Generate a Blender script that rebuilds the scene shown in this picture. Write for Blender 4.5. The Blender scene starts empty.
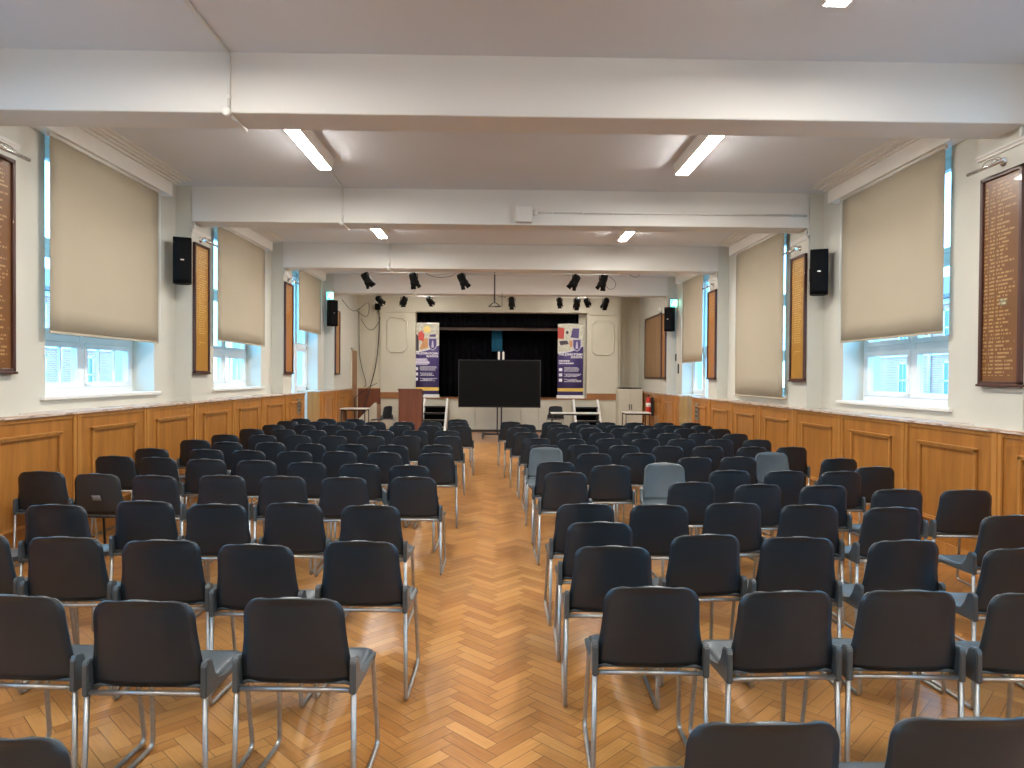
import bpy, bmesh, math, random
from mathutils import Vector, Matrix
PI = math.pi
rnd = random.Random(11)
SC = bpy.context.scene
COL = SC.collection

# ------------------------------------------------------------------ materials
MATS = {}
def new_mat(name):
    m = bpy.data.materials.new(name); m.use_nodes = True
    nt = m.node_tree; nt.nodes.clear()
    return m, nt
class NT:
    def __init__(s, nt): s.nt = nt
    def n(s, kind, **kw):
        nd = s.nt.nodes.new(kind)
        for k, v in kw.items(): setattr(nd, k, v)
        return nd
    def link(s, a, b): s.nt.links.new(a, b)
    def m(s, op, a, b=None, c=None):
        nd = s.nt.nodes.new('ShaderNodeMath'); nd.operation = op
        for i, v in enumerate((a, b, c)):
            if v is None: continue
            if isinstance(v, (int, float)): nd.inputs[i].default_value = v
            else: s.link(v, nd.inputs[i])
        return nd.outputs[0]
    def mix(s, f, a, b):
        nd = s.nt.nodes.new('ShaderNodeMix'); nd.data_type = 'RGBA'
        if isinstance(f, (int, float)): nd.inputs[0].default_value = f
        else: s.link(f, nd.inputs[0])
        for i, v in ((6, a), (7, b)):
            if isinstance(v, tuple): nd.inputs[i].default_value = (*v, 1) if len(v) == 3 else v
            else: s.link(v, nd.inputs[i])
        return nd.outputs[2]
def principled(t, color=(.8, .8, .8), rough=.5, metal=0., spec=.5, coat=0.):
    b = t.n('ShaderNodeBsdfPrincipled')
    if isinstance(color, tuple): b.inputs['Base Color'].default_value = (*color, 1)
    else: t.link(color, b.inputs['Base Color'])
    b.inputs['Roughness'].default_value = rough
    b.inputs['Metallic'].default_value = metal
    b.inputs['Specular IOR Level'].default_value = spec
    b.inputs['Coat Weight'].default_value = coat
    return b
def finish(t, shader, bump=None, strength=.2, dist=.01):
    o = t.n('ShaderNodeOutputMaterial')
    if bump is not None:
        bn = t.n('ShaderNodeBump'); bn.inputs['Strength'].default_value = strength
        bn.inputs['Distance'].default_value = dist
        t.link(bump, bn.inputs['Height']); t.link(bn.outputs[0], shader.inputs['Normal'])
    t.link(shader.outputs[0], o.inputs[0])
def plain(name, color, rough=.5, metal=0., spec=.5, var=.06, scale=6., bump=0., bscale=80., coat=0.):
    m, nt = new_mat(name); t = NT(nt)
    tc = t.n('ShaderNodeTexCoord')
    nz = t.n('ShaderNodeTexNoise'); nz.inputs['Scale'].default_value = scale; nz.inputs['Detail'].default_value = 4
    t.link(tc.outputs['Object'], nz.inputs['Vector'])
    a = tuple(max(0, c * (1 - var)) for c in color); b = tuple(min(1, c * (1 + var)) for c in color)
    colr = t.mix(nz.outputs[0], a, b)
    sh = principled(t, colr, rough, metal, spec, coat)
    if bump:
        n2 = t.n('ShaderNodeTexNoise'); n2.inputs['Scale'].default_value = bscale
        t.link(tc.outputs['Object'], n2.inputs['Vector'])
        finish(t, sh, n2.outputs[0], bump, .002)
    else: finish(t, sh)
    MATS[name] = m
    return m
def wood(name, c1, c2, rough=.4, stretch=(18, 18, 1.2), coat=.2, spec=.5):
    m, nt = new_mat(name); t = NT(nt)
    tc = t.n('ShaderNodeTexCoord'); mp = t.n('ShaderNodeMapping')
    mp.inputs['Scale'].default_value = stretch
    t.link(tc.outputs['Object'], mp.inputs[0])
    n1 = t.n('ShaderNodeTexNoise'); n1.inputs['Scale'].default_value = 1.0; n1.inputs['Detail'].default_value = 6
    n1.inputs['Distortion'].default_value = .6
    t.link(mp.outputs[0], n1.inputs['Vector'])
    n2 = t.n('ShaderNodeTexNoise'); n2.inputs['Scale'].default_value = 6.0; n2.inputs['Detail'].default_value = 3
    t.link(mp.outputs[0], n2.inputs['Vector'])
    f = t.m('ADD', t.m('MULTIPLY', n1.outputs[0], .75), t.m('MULTIPLY', n2.outputs[0], .25))
    r = t.n('ShaderNodeValToRGB'); r.color_ramp.elements[0].position = .32; r.color_ramp.elements[1].position = .68
    r.color_ramp.elements[0].color = (*c1, 1); r.color_ramp.elements[1].color = (*c2, 1)
    t.link(f, r.inputs[0])
    finish(t, principled(t, r.outputs[0], rough, 0, spec, coat), n2.outputs[0], .05, .002)
    MATS[name] = m
    return m
def emit(name, color, strength):
    m, nt = new_mat(name); t = NT(nt)
    e = t.n('ShaderNodeEmission'); e.inputs[0].default_value = (*color, 1); e.inputs[1].default_value = strength
    finish(t, e); MATS[name] = m
    return m

WALLC = (.60, .585, .515)
plain('wall_paint', WALLC, .55, var=.03, scale=1.5, bump=.15, bscale=60)
plain('ceiling_paint', (.645, .665, .70), .7, var=.03, scale=.8, bump=.1, bscale=50)
plain('beam_paint', (.70, .68, .64), .6, var=.03, scale=.8)
plain('white_gloss', (.78, .77, .73), .35, var=.04)
plain('upvc', (.82, .84, .85), .35, var=.02)
plain('cream_panel', (.62, .585, .47), .5, var=.05, scale=2)
plain('blind_fabric', (.43, .375, .28), .85, var=.03, scale=3, bump=.1, bscale=400)
plain('chrome', (.72, .71, .69), .22, 1.0, var=.05)
plain('steel_tube', (.42, .41, .39), .40, .9, var=.25, scale=40)
plain('black_steel', (.02, .02, .022), .45, .3, var=.1)
plain('black_plastic', (.010, .0165, .024), .37, 0, spec=.58, var=.15, scale=3, bump=.25, bscale=500)
plain('charcoal_plastic', (.020, .024, .027), .42, 0, spec=.55, var=.12, scale=3, bump=.25, bscale=500)
plain('grey_plastic', (.085, .105, .115), .38, 0, spec=.5, var=.1, scale=3, bump=.2, bscale=500)
plain('speaker_black', (.004, .004, .0045), .7, spec=.12, var=.1, bump=.4, bscale=300)
plain('lantern_black', (.005, .005, .005), .6, spec=.15, var=.1)
plain('drape_black', (.006, .006, .008), .95, spec=.05, var=.3, scale=2)
plain('screen_glass', (.003, .003, .0035), .3, spec=.15, var=.05)
plain('red_paint', (.55, .03, .02), .35, var=.05)
plain('brass_plate', (.35, .32, .26), .35, .8, var=.1)
plain('laminate', (.72, .70, .64), .35, var=.04)
plain('dark_skirting', (.05, .04, .035), .5)
plain('door_wood', (.33, .17, .08), .45, var=.1, scale=4)
plain('cable_black', (.03, .03, .03), .6)
plain('teal_cloth', (.005, .12, .22), .8, var=.15)
plain('batten', (.22, .16, .13), .6, var=.1)
plain('roof_tile', (.16, .12, .11), .8, var=.2)
plain('tarmac', (.12, .12, .13), .9, var=.2)
plain('dark_glass', (.05, .07, .09), .15, spec=.8)
wood('oak_panel', (.28, .105, .018), (.44, .185, .035), .38, (9, 9, .9))
wood('oak_trim', (.36, .15, .03), (.50, .23, .055), .35, (14, 14, 1))
wood('lectern_wood', (.13, .035, .015), (.21, .065, .028), .4, (14, 14, .8))
wood('dark_frame', (.045, .014, .01), (.085, .028, .018), .35, (12, 12, 1))
wood('noticeboard_wood', (.22, .12, .05), (.30, .17, .075), .5, (7, 7, .6))
wood('stage_edge', (.26, .10, .03), (.38, .17, .06), .4, (1.2, 10, 10))
emit('added_lens_dim', (1.0, .955, .88), 14.0)  # weaker glow for the unseen lamps added to brighten the stage end
plain('seat_grey_sheen', (.060, .073, .081), .34, 0, spec=.6, var=.12, scale=3, bump=.2, bscale=500)  # grey of the shell, lightened to paint in the ceiling's sheen
plain('scuff_white', (.22,.23,.24), .6, var=.5, scale=60)
emit('lamp_lens', (1.0, .955, .88), 30.0)
emit('exit_glow', (.08, .85, .55), 1.1)
emit('exit_white', (.8, 1, .95), 1.6)

def mat_ledge():
    m, nt = new_mat('worn_ledge'); t = NT(nt)
    tc = t.n('ShaderNodeTexCoord')
    nz = t.n('ShaderNodeTexNoise'); nz.inputs['Scale'].default_value = 9; nz.inputs['Detail'].default_value = 8
    mp = t.n('ShaderNodeMapping'); mp.inputs['Scale'].default_value = (3, .6, 3)
    t.link(tc.outputs['Object'], mp.inputs[0]); t.link(mp.outputs[0], nz.inputs['Vector'])
    r = t.n('ShaderNodeValToRGB'); e = r.color_ramp.elements
    e[0].position = .36; e[0].color = (.26, .18, .13, 1); e[1].position = .50; e[1].color = (.60, .52, .46, 1)
    t.link(nz.outputs[0], r.inputs[0])
    finish(t, principled(t, r.outputs[0], .25)); MATS['worn_ledge'] = m
mat_ledge()

def mat_herringbone():
    m, nt = new_mat('herringbone'); t = NT(nt)
    w, n = .0715, 4
    tc = t.n('ShaderNodeTexCoord'); sp = t.n('ShaderNodeSeparateXYZ'); t.link(tc.outputs['Object'], sp.inputs[0])
    x, y = sp.outputs[0], sp.outputs[1]
    s = 1 / math.sqrt(2) / w
    u = t.m('MULTIPLY', t.m('ADD', x, y), s); v = t.m('MULTIPLY', t.m('SUBTRACT', y, x), s)
    i = t.m('FLOOR', u); j = t.m('FLOOR', v); fu = t.m('FRACT', u); fv = t.m('FRACT', v)
    d = t.m('SUBTRACT', i, j)
    k = t.m('FLOORED_MODULO', d, 2. * n)
    horiz = t.m('LESS_THAN', k, n - .5)
    q = t.m('SUBTRACT', 2 * n - 1., k)
    # along-block coordinate (0..n), across (0..1)
    al_h = t.m('ADD', k, fu); al_v = t.m('ADD', q, fv)
    def sel(a, b):  # horiz ? a : b
        return t.m('ADD', t.m('MULTIPLY', a, horiz), t.m('MULTIPLY', b, t.m('SUBTRACT', 1., horiz)))
    along = sel(al_h, al_v); across = sel(fv, fu)
    idx = sel(t.m('SUBTRACT', i, k), i); idy = sel(j, t.m('SUBTRACT', j, q))
    cid = t.n('ShaderNodeCombineXYZ'); t.link(idx, cid.inputs[0]); t.link(idy, cid.inputs[1]); t.link(horiz, cid.inputs[2])
    wn = t.n('ShaderNodeTexWhiteNoise'); wn.noise_dimensions = '3D'; t.link(cid.outputs[0], wn.inputs[0])
    e1 = t.m('MINIMUM', across, t.m('SUBTRACT', 1., across))
    e2 = t.m('MINIMUM', along, t.m('SUBTRACT', float(n), along))
    edge = t.m('MINIMUM', e1, e2)
    gap = t.m('LESS_THAN', edge, .026)
    gv = t.n('ShaderNodeCombineXYZ')
    t.link(t.m('MULTIPLY', along, .35), gv.inputs[0]); t.link(t.m('MULTIPLY', across, 4.), gv.inputs[1])
    t.link(t.m('MULTIPLY', wn.outputs[0], 50.), gv.inputs[2])
    gn = t.n('ShaderNodeTexNoise'); gn.inputs['Scale'].default_value = 1.6; gn.inputs['Detail'].default_value = 4
    t.link(gv.outputs[0], gn.inputs['Vector'])
    big = t.n('ShaderNodeTexNoise'); big.inputs['Scale'].default_value = .9; big.inputs['Detail'].default_value = 3
    t.link(tc.outputs['Object'], big.inputs['Vector'])
    f = t.m('ADD', t.m('ADD', t.m('MULTIPLY', wn.outputs[0], .32), t.m('MULTIPLY', gn.outputs[0], .50)),
            t.m('MULTIPLY', big.outputs[0], .30))
    r = t.n('ShaderNodeValToRGB'); e = r.color_ramp.elements
    e[0].position = .30; e[0].color = (.30, .110, .022, 1)
    e[1].position = .98; e[1].color = (.60, .315, .10, 1)
    mid = r.color_ramp.elements.new(.6); mid.color = (.46, .21, .056, 1)
    t.link(f, r.inputs[0])
    colr = t.mix(t.m('MULTIPLY', gap, .8), r.outputs[0], (.09, .035, .012))
    b = principled(t, colr, .34, 0, .5, .25)
    b.inputs['Coat Roughness'].default_value = .22
    rr = t.m('ADD', .24, t.m('MULTIPLY', gn.outputs[0], .28)); t.link(rr, b.inputs['Roughness'])
    h = t.m('ADD', t.m('MULTIPLY', t.m('SUBTRACT', 1., gap), 1.), t.m('MULTIPLY', wn.outputs[0], .6))
    finish(t, b, h, .18, .002); MATS['herringbone'] = m
mat_herringbone()

def mat_borderwood():
    m, nt = new_mat('border_boards'); t = NT(nt)
    tc = t.n('ShaderNodeTexCoord'); br = t.n('ShaderNodeTexBrick')
    br.inputs['Color1'].default_value = (.42, .22, .11, 1); br.inputs['Color2'].default_value = (.33, .16, .08, 1)
    br.inputs['Mortar'].default_value = (.1, .04, .02, 1); br.inputs['Scale'].default_value = 1
    br.inputs['Brick Width'].default_value = 1.6; br.inputs['Row Height'].default_value = .09; br.inputs['Mortar Size'].default_value = .004
    t.link(tc.outputs['Object'], br.inputs[0])
    finish(t, principled(t, br.outputs[0], .35, coat=.2)); MATS['border_boards'] = m
mat_borderwood()

def mat_brick():
    m, nt = new_mat('brickwork'); t = NT(nt)
    tc = t.n('ShaderNodeTexCoord'); sp = t.n('ShaderNodeSeparateXYZ'); t.link(tc.outputs['Object'], sp.inputs[0])
    cb = t.n('ShaderNodeCombineXYZ'); t.link(sp.outputs[1], cb.inputs[0]); t.link(sp.outputs[2], cb.inputs[1])
    br = t.n('ShaderNodeTexBrick')
    br.inputs['Color1'].default_value = (.58, .20, .13, 1); br.inputs['Color2'].default_value = (.46, .15, .10, 1)
    br.inputs['Mortar'].default_value = (.6, .52, .46, 1); br.inputs['Scale'].default_value = 1
    br.inputs['Brick Width'].default_value = .225; br.inputs['Row Height'].default_value = .075; br.inputs['Mortar Size'].default_value = .008
    t.link(cb.outputs[0], br.inputs[0])
    finish(t, principled(t, br.outputs[0], .85)); MATS['brickwork'] = m
mat_brick()

def mat_glass():
    m, nt = new_mat('window_glass'); t = NT(nt)
    tr = t.n('ShaderNodeBsdfTransparent'); tr.inputs[0].default_value = (.93, .97, .98, 1)
    gl = t.n('ShaderNodeBsdfGlossy'); gl.inputs['Roughness'].default_value = .03
    lw = t.n('ShaderNodeLayerWeight'); lw.inputs[0].default_value = .5
    fr = t.m('ADD', .03, t.m('MULTIPLY', t.m('POWER', lw.outputs[1], 5.), .5))
    mx = t.n('ShaderNodeMixShader'); t.link(fr, mx.inputs[0]); t.link(tr.outputs[0], mx.inputs[1]); t.link(gl.outputs[0], mx.inputs[2])
    finish(t, mx); MATS['window_glass'] = m
mat_glass()

def mat_roll(name, base, base2, gold, dense, cols, flip=0.):
    """varnished name board with columns of small gilt lettering; local x along the board, z up, 0..1 via generated coords"""
    m, nt = new_mat(name); t = NT(nt)
    tc = t.n('ShaderNodeTexCoord'); sp = t.n('ShaderNodeSeparateXYZ'); t.link(tc.outputs['Object'], sp.inputs[0])
    y, z = sp.outputs[1], sp.outputs[2]
    if flip: y = t.m('SUBTRACT', flip, y)
    line = t.m('MULTIPLY', z, dense); lf = t.m('FRACT', line); li = t.m('FLOOR', line)
    inline = t.m('MULTIPLY', t.m('GREATER_THAN', lf, .30), t.m('LESS_THAN', lf, .78))
    yy = t.m('MULTIPLY', y, 75.)
    cb = t.n('ShaderNodeCombineXYZ'); t.link(t.m('FLOOR', yy), cb.inputs[0]); t.link(li, cb.inputs[1])
    wn = t.n('ShaderNodeTexWhiteNoise'); t.link(cb.outputs[0], wn.inputs[0])
    strokes = t.m('GREATER_THAN', wn.outputs[0], .28)
    n2 = t.n('ShaderNodeTexNoise'); n2.inputs['Scale'].default_value = 1
    cb2 = t.n('ShaderNodeCombineXYZ'); t.link(t.m('MULTIPLY', y, 160.), cb2.inputs[0]); t.link(t.m('MULTIPLY', z, 160.), cb2.inputs[1])
    t.link(cb2.outputs[0], n2.inputs['Vector'])
    strokes = t.m('MULTIPLY', strokes, t.m('GREATER_THAN', n2.outputs[0], .44))
    # line-end raggedness
    wl = t.n('ShaderNodeTexWhiteNoise'); wl.noise_dimensions = '1D'; t.link(li, wl.inputs['W'])
    mask = None
    for (a, b, rag, z0, z1) in cols:
        endp = t.m('SUBTRACT', b, t.m('MULTIPLY', wl.outputs[0], rag))
        c = t.m('MULTIPLY', t.m('GREATER_THAN', y, a), t.m('LESS_THAN', y, endp))
        c = t.m('MULTIPLY', c, t.m('MULTIPLY', t.m('GREATER_THAN', z, z0), t.m('LESS_THAN', z, z1)))
        mask = c if mask is None else t.m('MAXIMUM', mask, c)
    f = t.m('MULTIPLY', t.m('MULTIPLY', strokes, inline), mask)
    mp = t.n('ShaderNodeMapping'); mp.inputs['Scale'].default_value = (10, 10, .8); t.link(tc.outputs['Object'], mp.inputs[0])
    gn = t.n('ShaderNodeTexNoise'); gn.inputs['Scale'].default_value = 1; gn.inputs['Detail'].default_value = 5; t.link(mp.outputs[0], gn.inputs['Vector'])
    wd = t.mix(gn.outputs[0], base, base2)
    finish(t, principled(t, t.mix(f, wd, gold), .3, coat=.4)); MATS[name] = m

# ------------------------------------------------------------------ mesh helpers
class MB:
    def __init__(s): s.bm = bmesh.new(); s.mi = 0
    def box(s, x0, x1, y0, y1, z0, z1, bev=0.):
        if x0 > x1: x0, x1 = x1, x0
        if y0 > y1: y0, y1 = y1, y0
        if z0 > z1: z0, z1 = z1, z0
        vs = [s.bm.verts.new(p) for p in ((x0,y0,z0),(x1,y0,z0),(x1,y1,z0),(x0,y1,z0),(x0,y0,z1),(x1,y0,z1),(x1,y1,z1),(x0,y1,z1))]
        fs = []
        for q in ((0,3,2,1),(4,5,6,7),(0,1,5,4),(1,2,6,5),(2,3,7,6),(3,0,4,7)):
            f = s.bm.faces.new([vs[k] for k in q]); f.material_index = s.mi; fs.append(f)
        if bev > 0:
            es = list({e for f in fs for e in f.edges})
            bmesh.ops.bevel(s.bm, geom=es, offset=bev, segments=2, affect='EDGES', profile=.5)
        return s
    def prism(s, pts, axis, a, b):
        """polygon pts (2D) extruded along axis from a to b; axis 'x': pts=(y,z), 'y': (x,z), 'z': (x,y)"""
        def P(p, t):
            return {'x': (t, p[0], p[1]), 'y': (p[0], t, p[1]), 'z': (p[0], p[1], t)}[axis]
        A = [s.bm.verts.new(P(p, a)) for p in pts]; B = [s.bm.verts.new(P(p, b)) for p in pts]
        n = len(pts); F = [s.bm.faces.new(A), s.bm.faces.new(B[::-1])]
        for k in range(n): F.append(s.bm.faces.new((A[k], B[k], B[(k+1) % n], A[(k+1) % n])))
        for f in F: f.material_index = s.mi
        return s
    def tube(s, pts, r, sides=8, closed=False, cap=True):
        pts = [Vector(p) for p in pts]; n = len(pts); rings = []
        rs = r if isinstance(r, (list, tuple)) else [r] * n
        nrm = None
        for k in range(n):
            if closed: d = (pts[(k+1) % n] - pts[k-1])
            else: d = pts[min(k+1, n-1)] - pts[max(k-1, 0)]
            d.normalize()
            if nrm is None:
                ref = Vector((0, 0, 1)) if abs(d.z) < .9 else Vector((1, 0, 0))
                nrm = d.cross(ref).normalized()
            else:
                nrm = (nrm - d * nrm.dot(d)).normalized()
            bn = d.cross(nrm)
            rings.append([s.bm.verts.new(pts[k] + (nrm * math.cos(2*PI*a/sides) + bn * math.sin(2*PI*a/sides)) * rs[k]) for a in range(sides)])
        for k in range(n if closed else n-1):
            A, B = rings[k], rings[(k+1) % n]
            for a in range(sides):
                f = s.bm.faces.new((A[a], A[(a+1) % sides], B[(a+1) % sides], B[a])); f.material_index = s.mi; f.smooth = True
        if cap and not closed:
            for R_, fl in ((rings[0], 1), (rings[-1], 0)):
                f = s.bm.faces.new(R_[::-1] if fl else R_); f.material_index = s.mi
        return s
    def lathe(s, prof, center=(0,0,0), axis='z', sides=16):
        """prof: (r, t) pairs along axis"""
        c = Vector(center); rings = []
        for (r, t) in prof:
            ring = []
            for a in range(sides):
                ca, sa = math.cos(2*PI*a/sides) * r, math.sin(2*PI*a/sides) * r
                p = {'z': (ca, sa, t), 'y': (ca, t, sa), 'x': (t, ca, sa)}[axis]
                ring.append(s.bm.verts.new(c + Vector(p)))
            rings.append(ring)
        for A, B in zip(rings, rings[1:]):
            for a in range(sides):
                f = s.bm.faces.new((A[a], A[(a+1) % sides], B[(a+1) % sides], B[a])); f.smooth = True; f.material_index = s.mi
        for R_, fl in ((rings[0], 1), (rings[-1], 0)):
            f = s.bm.faces.new(R_[::-1] if fl else R_); f.material_index = s.mi
        return s
    def sheet(s, fn, nu, nv, th=0., mback=None):
        """grid surface fn(u,v)->(x,y,z), u,v in 0..1, given thickness along normal"""
        P = [[Vector(fn(i / nu, j / nv)) for i in range(nu+1)] for j in range(nv+1)]
        def nr(i, j):
            a = P[j][min(i+1, nu)] - P[j][max(i-1, 0)]; b = P[min(j+1, nv)][i] - P[max(j-1, 0)][i]
            c = a.cross(b)
            return c.normalized() if c.length > 1e-9 else Vector((0, 0, 1))
        T = [[s.bm.verts.new(P[j][i]) for i in range(nu+1)] for j in range(nv+1)]
        for j in range(nv):
            for i in range(nu):
                f = s.bm.faces.new((T[j][i], T[j][i+1], T[j+1][i+1], T[j+1][i])); f.smooth = True; f.material_index = s.mi
        if th:
            Bk = [[s.bm.verts.new(P[j][i] - nr(i, j) * th) for i in range(nu+1)] for j in range(nv+1)]
            for j in range(nv):
                for i in range(nu):
                    f = s.bm.faces.new((Bk[j][i], Bk[j+1][i], Bk[j+1][i+1], Bk[j][i+1])); f.smooth = True; f.material_index = s.mi if mback is None else mback
            loop = [(0, i) for i in range(nu)] + [(j, nu) for j in range(nv)] + [(nv, i) for i in range(nu, 0, -1)] + [(j, 0) for j in range(nv, 0, -1)]
            for k in range(len(loop)):
                a, b = loop[k], loop[(k+1) % len(loop)]
                f = s.bm.faces.new((T[a[0]][a[1]], Bk[a[0]][a[1]], Bk[b[0]][b[1]], T[b[0]][b[1]])); f.material_index = s.mi if mback is None else mback; f.smooth = True
        return s
    def build(s, name, mats, parent=None, loc=(0,0,0), rz=0., fix=True):
        if fix: bmesh.ops.recalc_face_normals(s.bm, faces=s.bm.faces[:])
        me = bpy.data.meshes.new(name); s.bm.to_mesh(me); s.bm.free()
        for mm in (mats if isinstance(mats, (list, tuple)) else [mats]): me.materials.append(MATS[mm])
        o = bpy.data.objects.new(name, me); COL.objects.link(o)
        o.location = loc; o.rotation_euler = (0, 0, rz)
        if parent: o.parent = parent
        return o
def tag(o, label=None, cat=None, group=None, kind=None):
    if label: o['label'] = label
    if cat: o['category'] = cat
    if group: o['group'] = group
    if kind: o['kind'] = kind
    return o
def struct(o): o['kind'] = 'structure'; return o
def empty(name, loc=(0,0,0), rz=0.):
    o = bpy.data.objects.new(name, None); COL.objects.link(o); o.location = loc; o.rotation_euler = (0, 0, rz)
    o.empty_display_size = .1
    return o
def copy_tree(src, loc, rz, kids=None):
    r = src.copy(); COL.objects.link(r); r.location = loc; r.rotation_euler = (0, 0, rz)
    for ch in list(src.children):
        c = ch.copy(); COL.objects.link(c); c.parent = r
        for g in list(ch.children):
            d = g.copy(); COL.objects.link(d); d.parent = c
    return r
def arc(cx, cy, r, a0, a1, n):
    return [(cx + r * math.cos(math.radians(a0 + (a1-a0) * k / n)), cy + r * math.sin(math.radians(a0 + (a1-a0) * k / n))) for k in range(n+1)]
def rounded_path(pts, r, n=5):
    """3D polyline with rounded corners"""
    pts = [Vector(p) for p in pts]; out = [pts[0]]
    for k in range(1, len(pts)-1):
        a, b, c = pts[k-1], pts[k], pts[k+1]
        rr = r[k] if isinstance(r, (list, tuple)) else r
        d1 = (a-b); d2 = (c-b); l = min(rr, d1.length*.49, d2.length*.49)
        p = b + d1.normalized()*l; q = b + d2.normalized()*l
        for i in range(n+1):
            t = i/n; out.append(p*(1-t)**2 + b*2*t*(1-t) + q*t*t)
    out.append(pts[-1])
    return out
ORD = ['first','second','third','fourth','fifth','sixth','seventh','eighth','ninth','tenth','eleventh','twelfth','thirteenth','fourteenth']
SKY = 2.1
EXPO = 2.55
# ------------------------------------------------------------------ room shell
CEIL = 4.20
REAR = -2.38
BACK = {-1: 20.15, 1: 20.75}
BASES = [-2.38, 1.53, 5.45, 9.34, 13.25]
# side parameters: pier face, bay wall face, window plane, panelling face, panelling top, window head/sill
SIDE = {-1: dict(P=4.20, B=4.42, W=4.70, F=4.14, Wt=1.275, sill=1.42, off=5.41, ptop=1.10),
         1: dict(P=4.25, B=4.46, W=4.74, F=4.18, Wt=1.232, sill=1.36, off=5.62, ptop=1.04)}
HEAD = 3.99
OUT = 4.95
def wy(b, s):   # window opening in the bay
    return b + 1.24, b + 3.32
def mirror(s, x): return s * x

fl = struct(MB().box(-OUT, OUT, REAR - .2, 16.75, -.12, 0).build('floor', 'herringbone'))
struct(MB().box(-OUT, OUT, 16.75, 21.2, -.12, 0).build('floor_border', 'border_boards'))
struct(MB().box(-OUT, OUT, REAR - .2, 20.9, CEIL, CEIL + .15).build('ceiling', 'ceiling_paint'))

for s, nm in ((-1, 'left'), (1, 'right')):
    S = SIDE[s]; w = MB()
    def bx(a, b, y0, y1, z0, z1): w.box(s*a, s*b, y0, y1, z0, z1)
    for b in BASES:
        y0, y1 = wy(b, s)
        bx(S['P'], OUT, b, b + .56, 0, CEIL)                    # pier
        bx(S['B'], OUT, b + .56, y0, 0, CEIL)
        bx(S['B'], OUT, y1, b + 3.91, 0, CEIL)
        bx(S['B'], OUT, y0, y1, HEAD, CEIL)
        if b < 13: bx(S['B'], OUT, y0, y1, 0, S['sill'])
        else: bx(S['B'], OUT, y0 + 1.28, y1, 0, S['Wt'])        # low wall beside the garden door
    bx(S['P'], OUT, 17.28, BACK[s] + .3, 0, CEIL)
    struct(w.build('wall_' + nm, 'wall_paint'))
struct(MB().box(-OUT, OUT, REAR - .2, REAR, 0, CEIL).build('wall_rear', 'wall_paint'))
# wall at the stage end: alcove wall either side, proscenium with opening, pilasters
w = MB()
w.box(-4.4, -3.5, 20.15, 20.4, 0, CEIL)
w.box(3.5, 4.4, 20.75, 20.95, 0, CEIL); w.box(3.5, 3.56, 20.1, 20.9, 0, CEIL)
w.box(-3.52, -2.50, 20.1, 20.5, 1.0, CEIL)
w.box(2.57, 3.52, 20.1, 20.5, 1.0, CEIL)
w.box(-2.50, 2.57, 20.1, 20.5, 3.53, CEIL); w.box(2.36, 2.57, 20.42, 20.5, 1.0, 3.6)
struct(w.build('wall_stage', 'cream_panel'))
# plaster cap line and eared panel mouldings on the pilasters
tr = MB()
tr.box(-3.53, -2.49, 20.07, 20.1, 3.50, 3.56); tr.box(2.56, 3.53, 20.07, 20.1, 3.46, 3.52)
def eared(x0, x1, z0, z1, c=.1):
    pts = [(x0+c, z0), (x1-c, z0), (x1-c, z0+.03), (x1, z0+c), (x1, z1-c), (x1-c, z1-.03), (x1-c, z1), (x0+c, z1), (x0+c, z1-.03), (x0, z1-c), (x0, z0+c), (x0+c, z0+.03)]
    tr.tube([(p[0], 20.092, p[1]) for p in pts], .024, 6, closed=True)
eared(-3.33, -2.75, 2.33, 3.33); eared(2.72, 3.36, 2.29, 3.29)
struct(tr.build('trim_1', 'cream_panel'))
# stage house
st = MB()
st.box(-3.6, 3.6, 20.5, 24.2, .86, .98)
struct(st.build('stage_floor', 'stage_edge'))
struct(MB().box(-3.7, 3.7, 24.2, 24.4, 0, 4.3).build('wall_stage_back', 'drape_black'))
q = MB(); q.box(-3.8, -3.6, 20.5, 24.4, 0, 4.3); q.box(3.6, 3.8, 20.5, 24.4, 0, 4.3)
struct(q.build('wall_stage_sides', 'cream_panel'))
struct(MB().box(-3.8, 3.8, 20.5, 24.4, 4.2, 4.35).build('ceiling_stage', 'drape_black'))
# stage front: cream boarded panels with plinth and nosing
ap = MB()
jx = [-3.50, -3.02, -2.35, -1.45, -.72, 0.02, .62, 1.14, 1.95, 2.12, 2.90, 3.50]
for a, b in zip(jx, jx[1:]):
    ap.box(a + .006, b - .006, 20.05, 20.12, .07, .965, .004)
ap.mi = 1; ap.box(-3.5, 3.5, 20.07, 20.5, 0, .965)
ap.mi = 2; ap.box(-3.5, 3.5, 20.055, 20.10, 0, .065)
ap.mi = 3; ap.box(-3.52, 3.52, 20.02, 20.5, .965, 1.0); ap.box(-3.52, -2.5, 20.085, 20.1, 1.0, 1.15); ap.box(2.57, 3.52, 20.085, 20.1, 1.0, 1.15)
struct(ap.build('stage_front_wall', ['cream_panel', 'cream_panel', 'dark_skirting', 'stage_edge']))

# beams, each its own setting piece
for k, y in enumerate([-2.38, 1.53, 5.45, 9.34, 13.25, 17.28]):
    b = MB(); x0, x1 = (-4.22, 4.27) if y > 0 else (-4.3, 4.3)
    b.box(x0, x1, y, y + .37, 3.72, CEIL + .01, .012)
    struct(b.build('ceiling_beam', 'beam_paint'))
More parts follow.
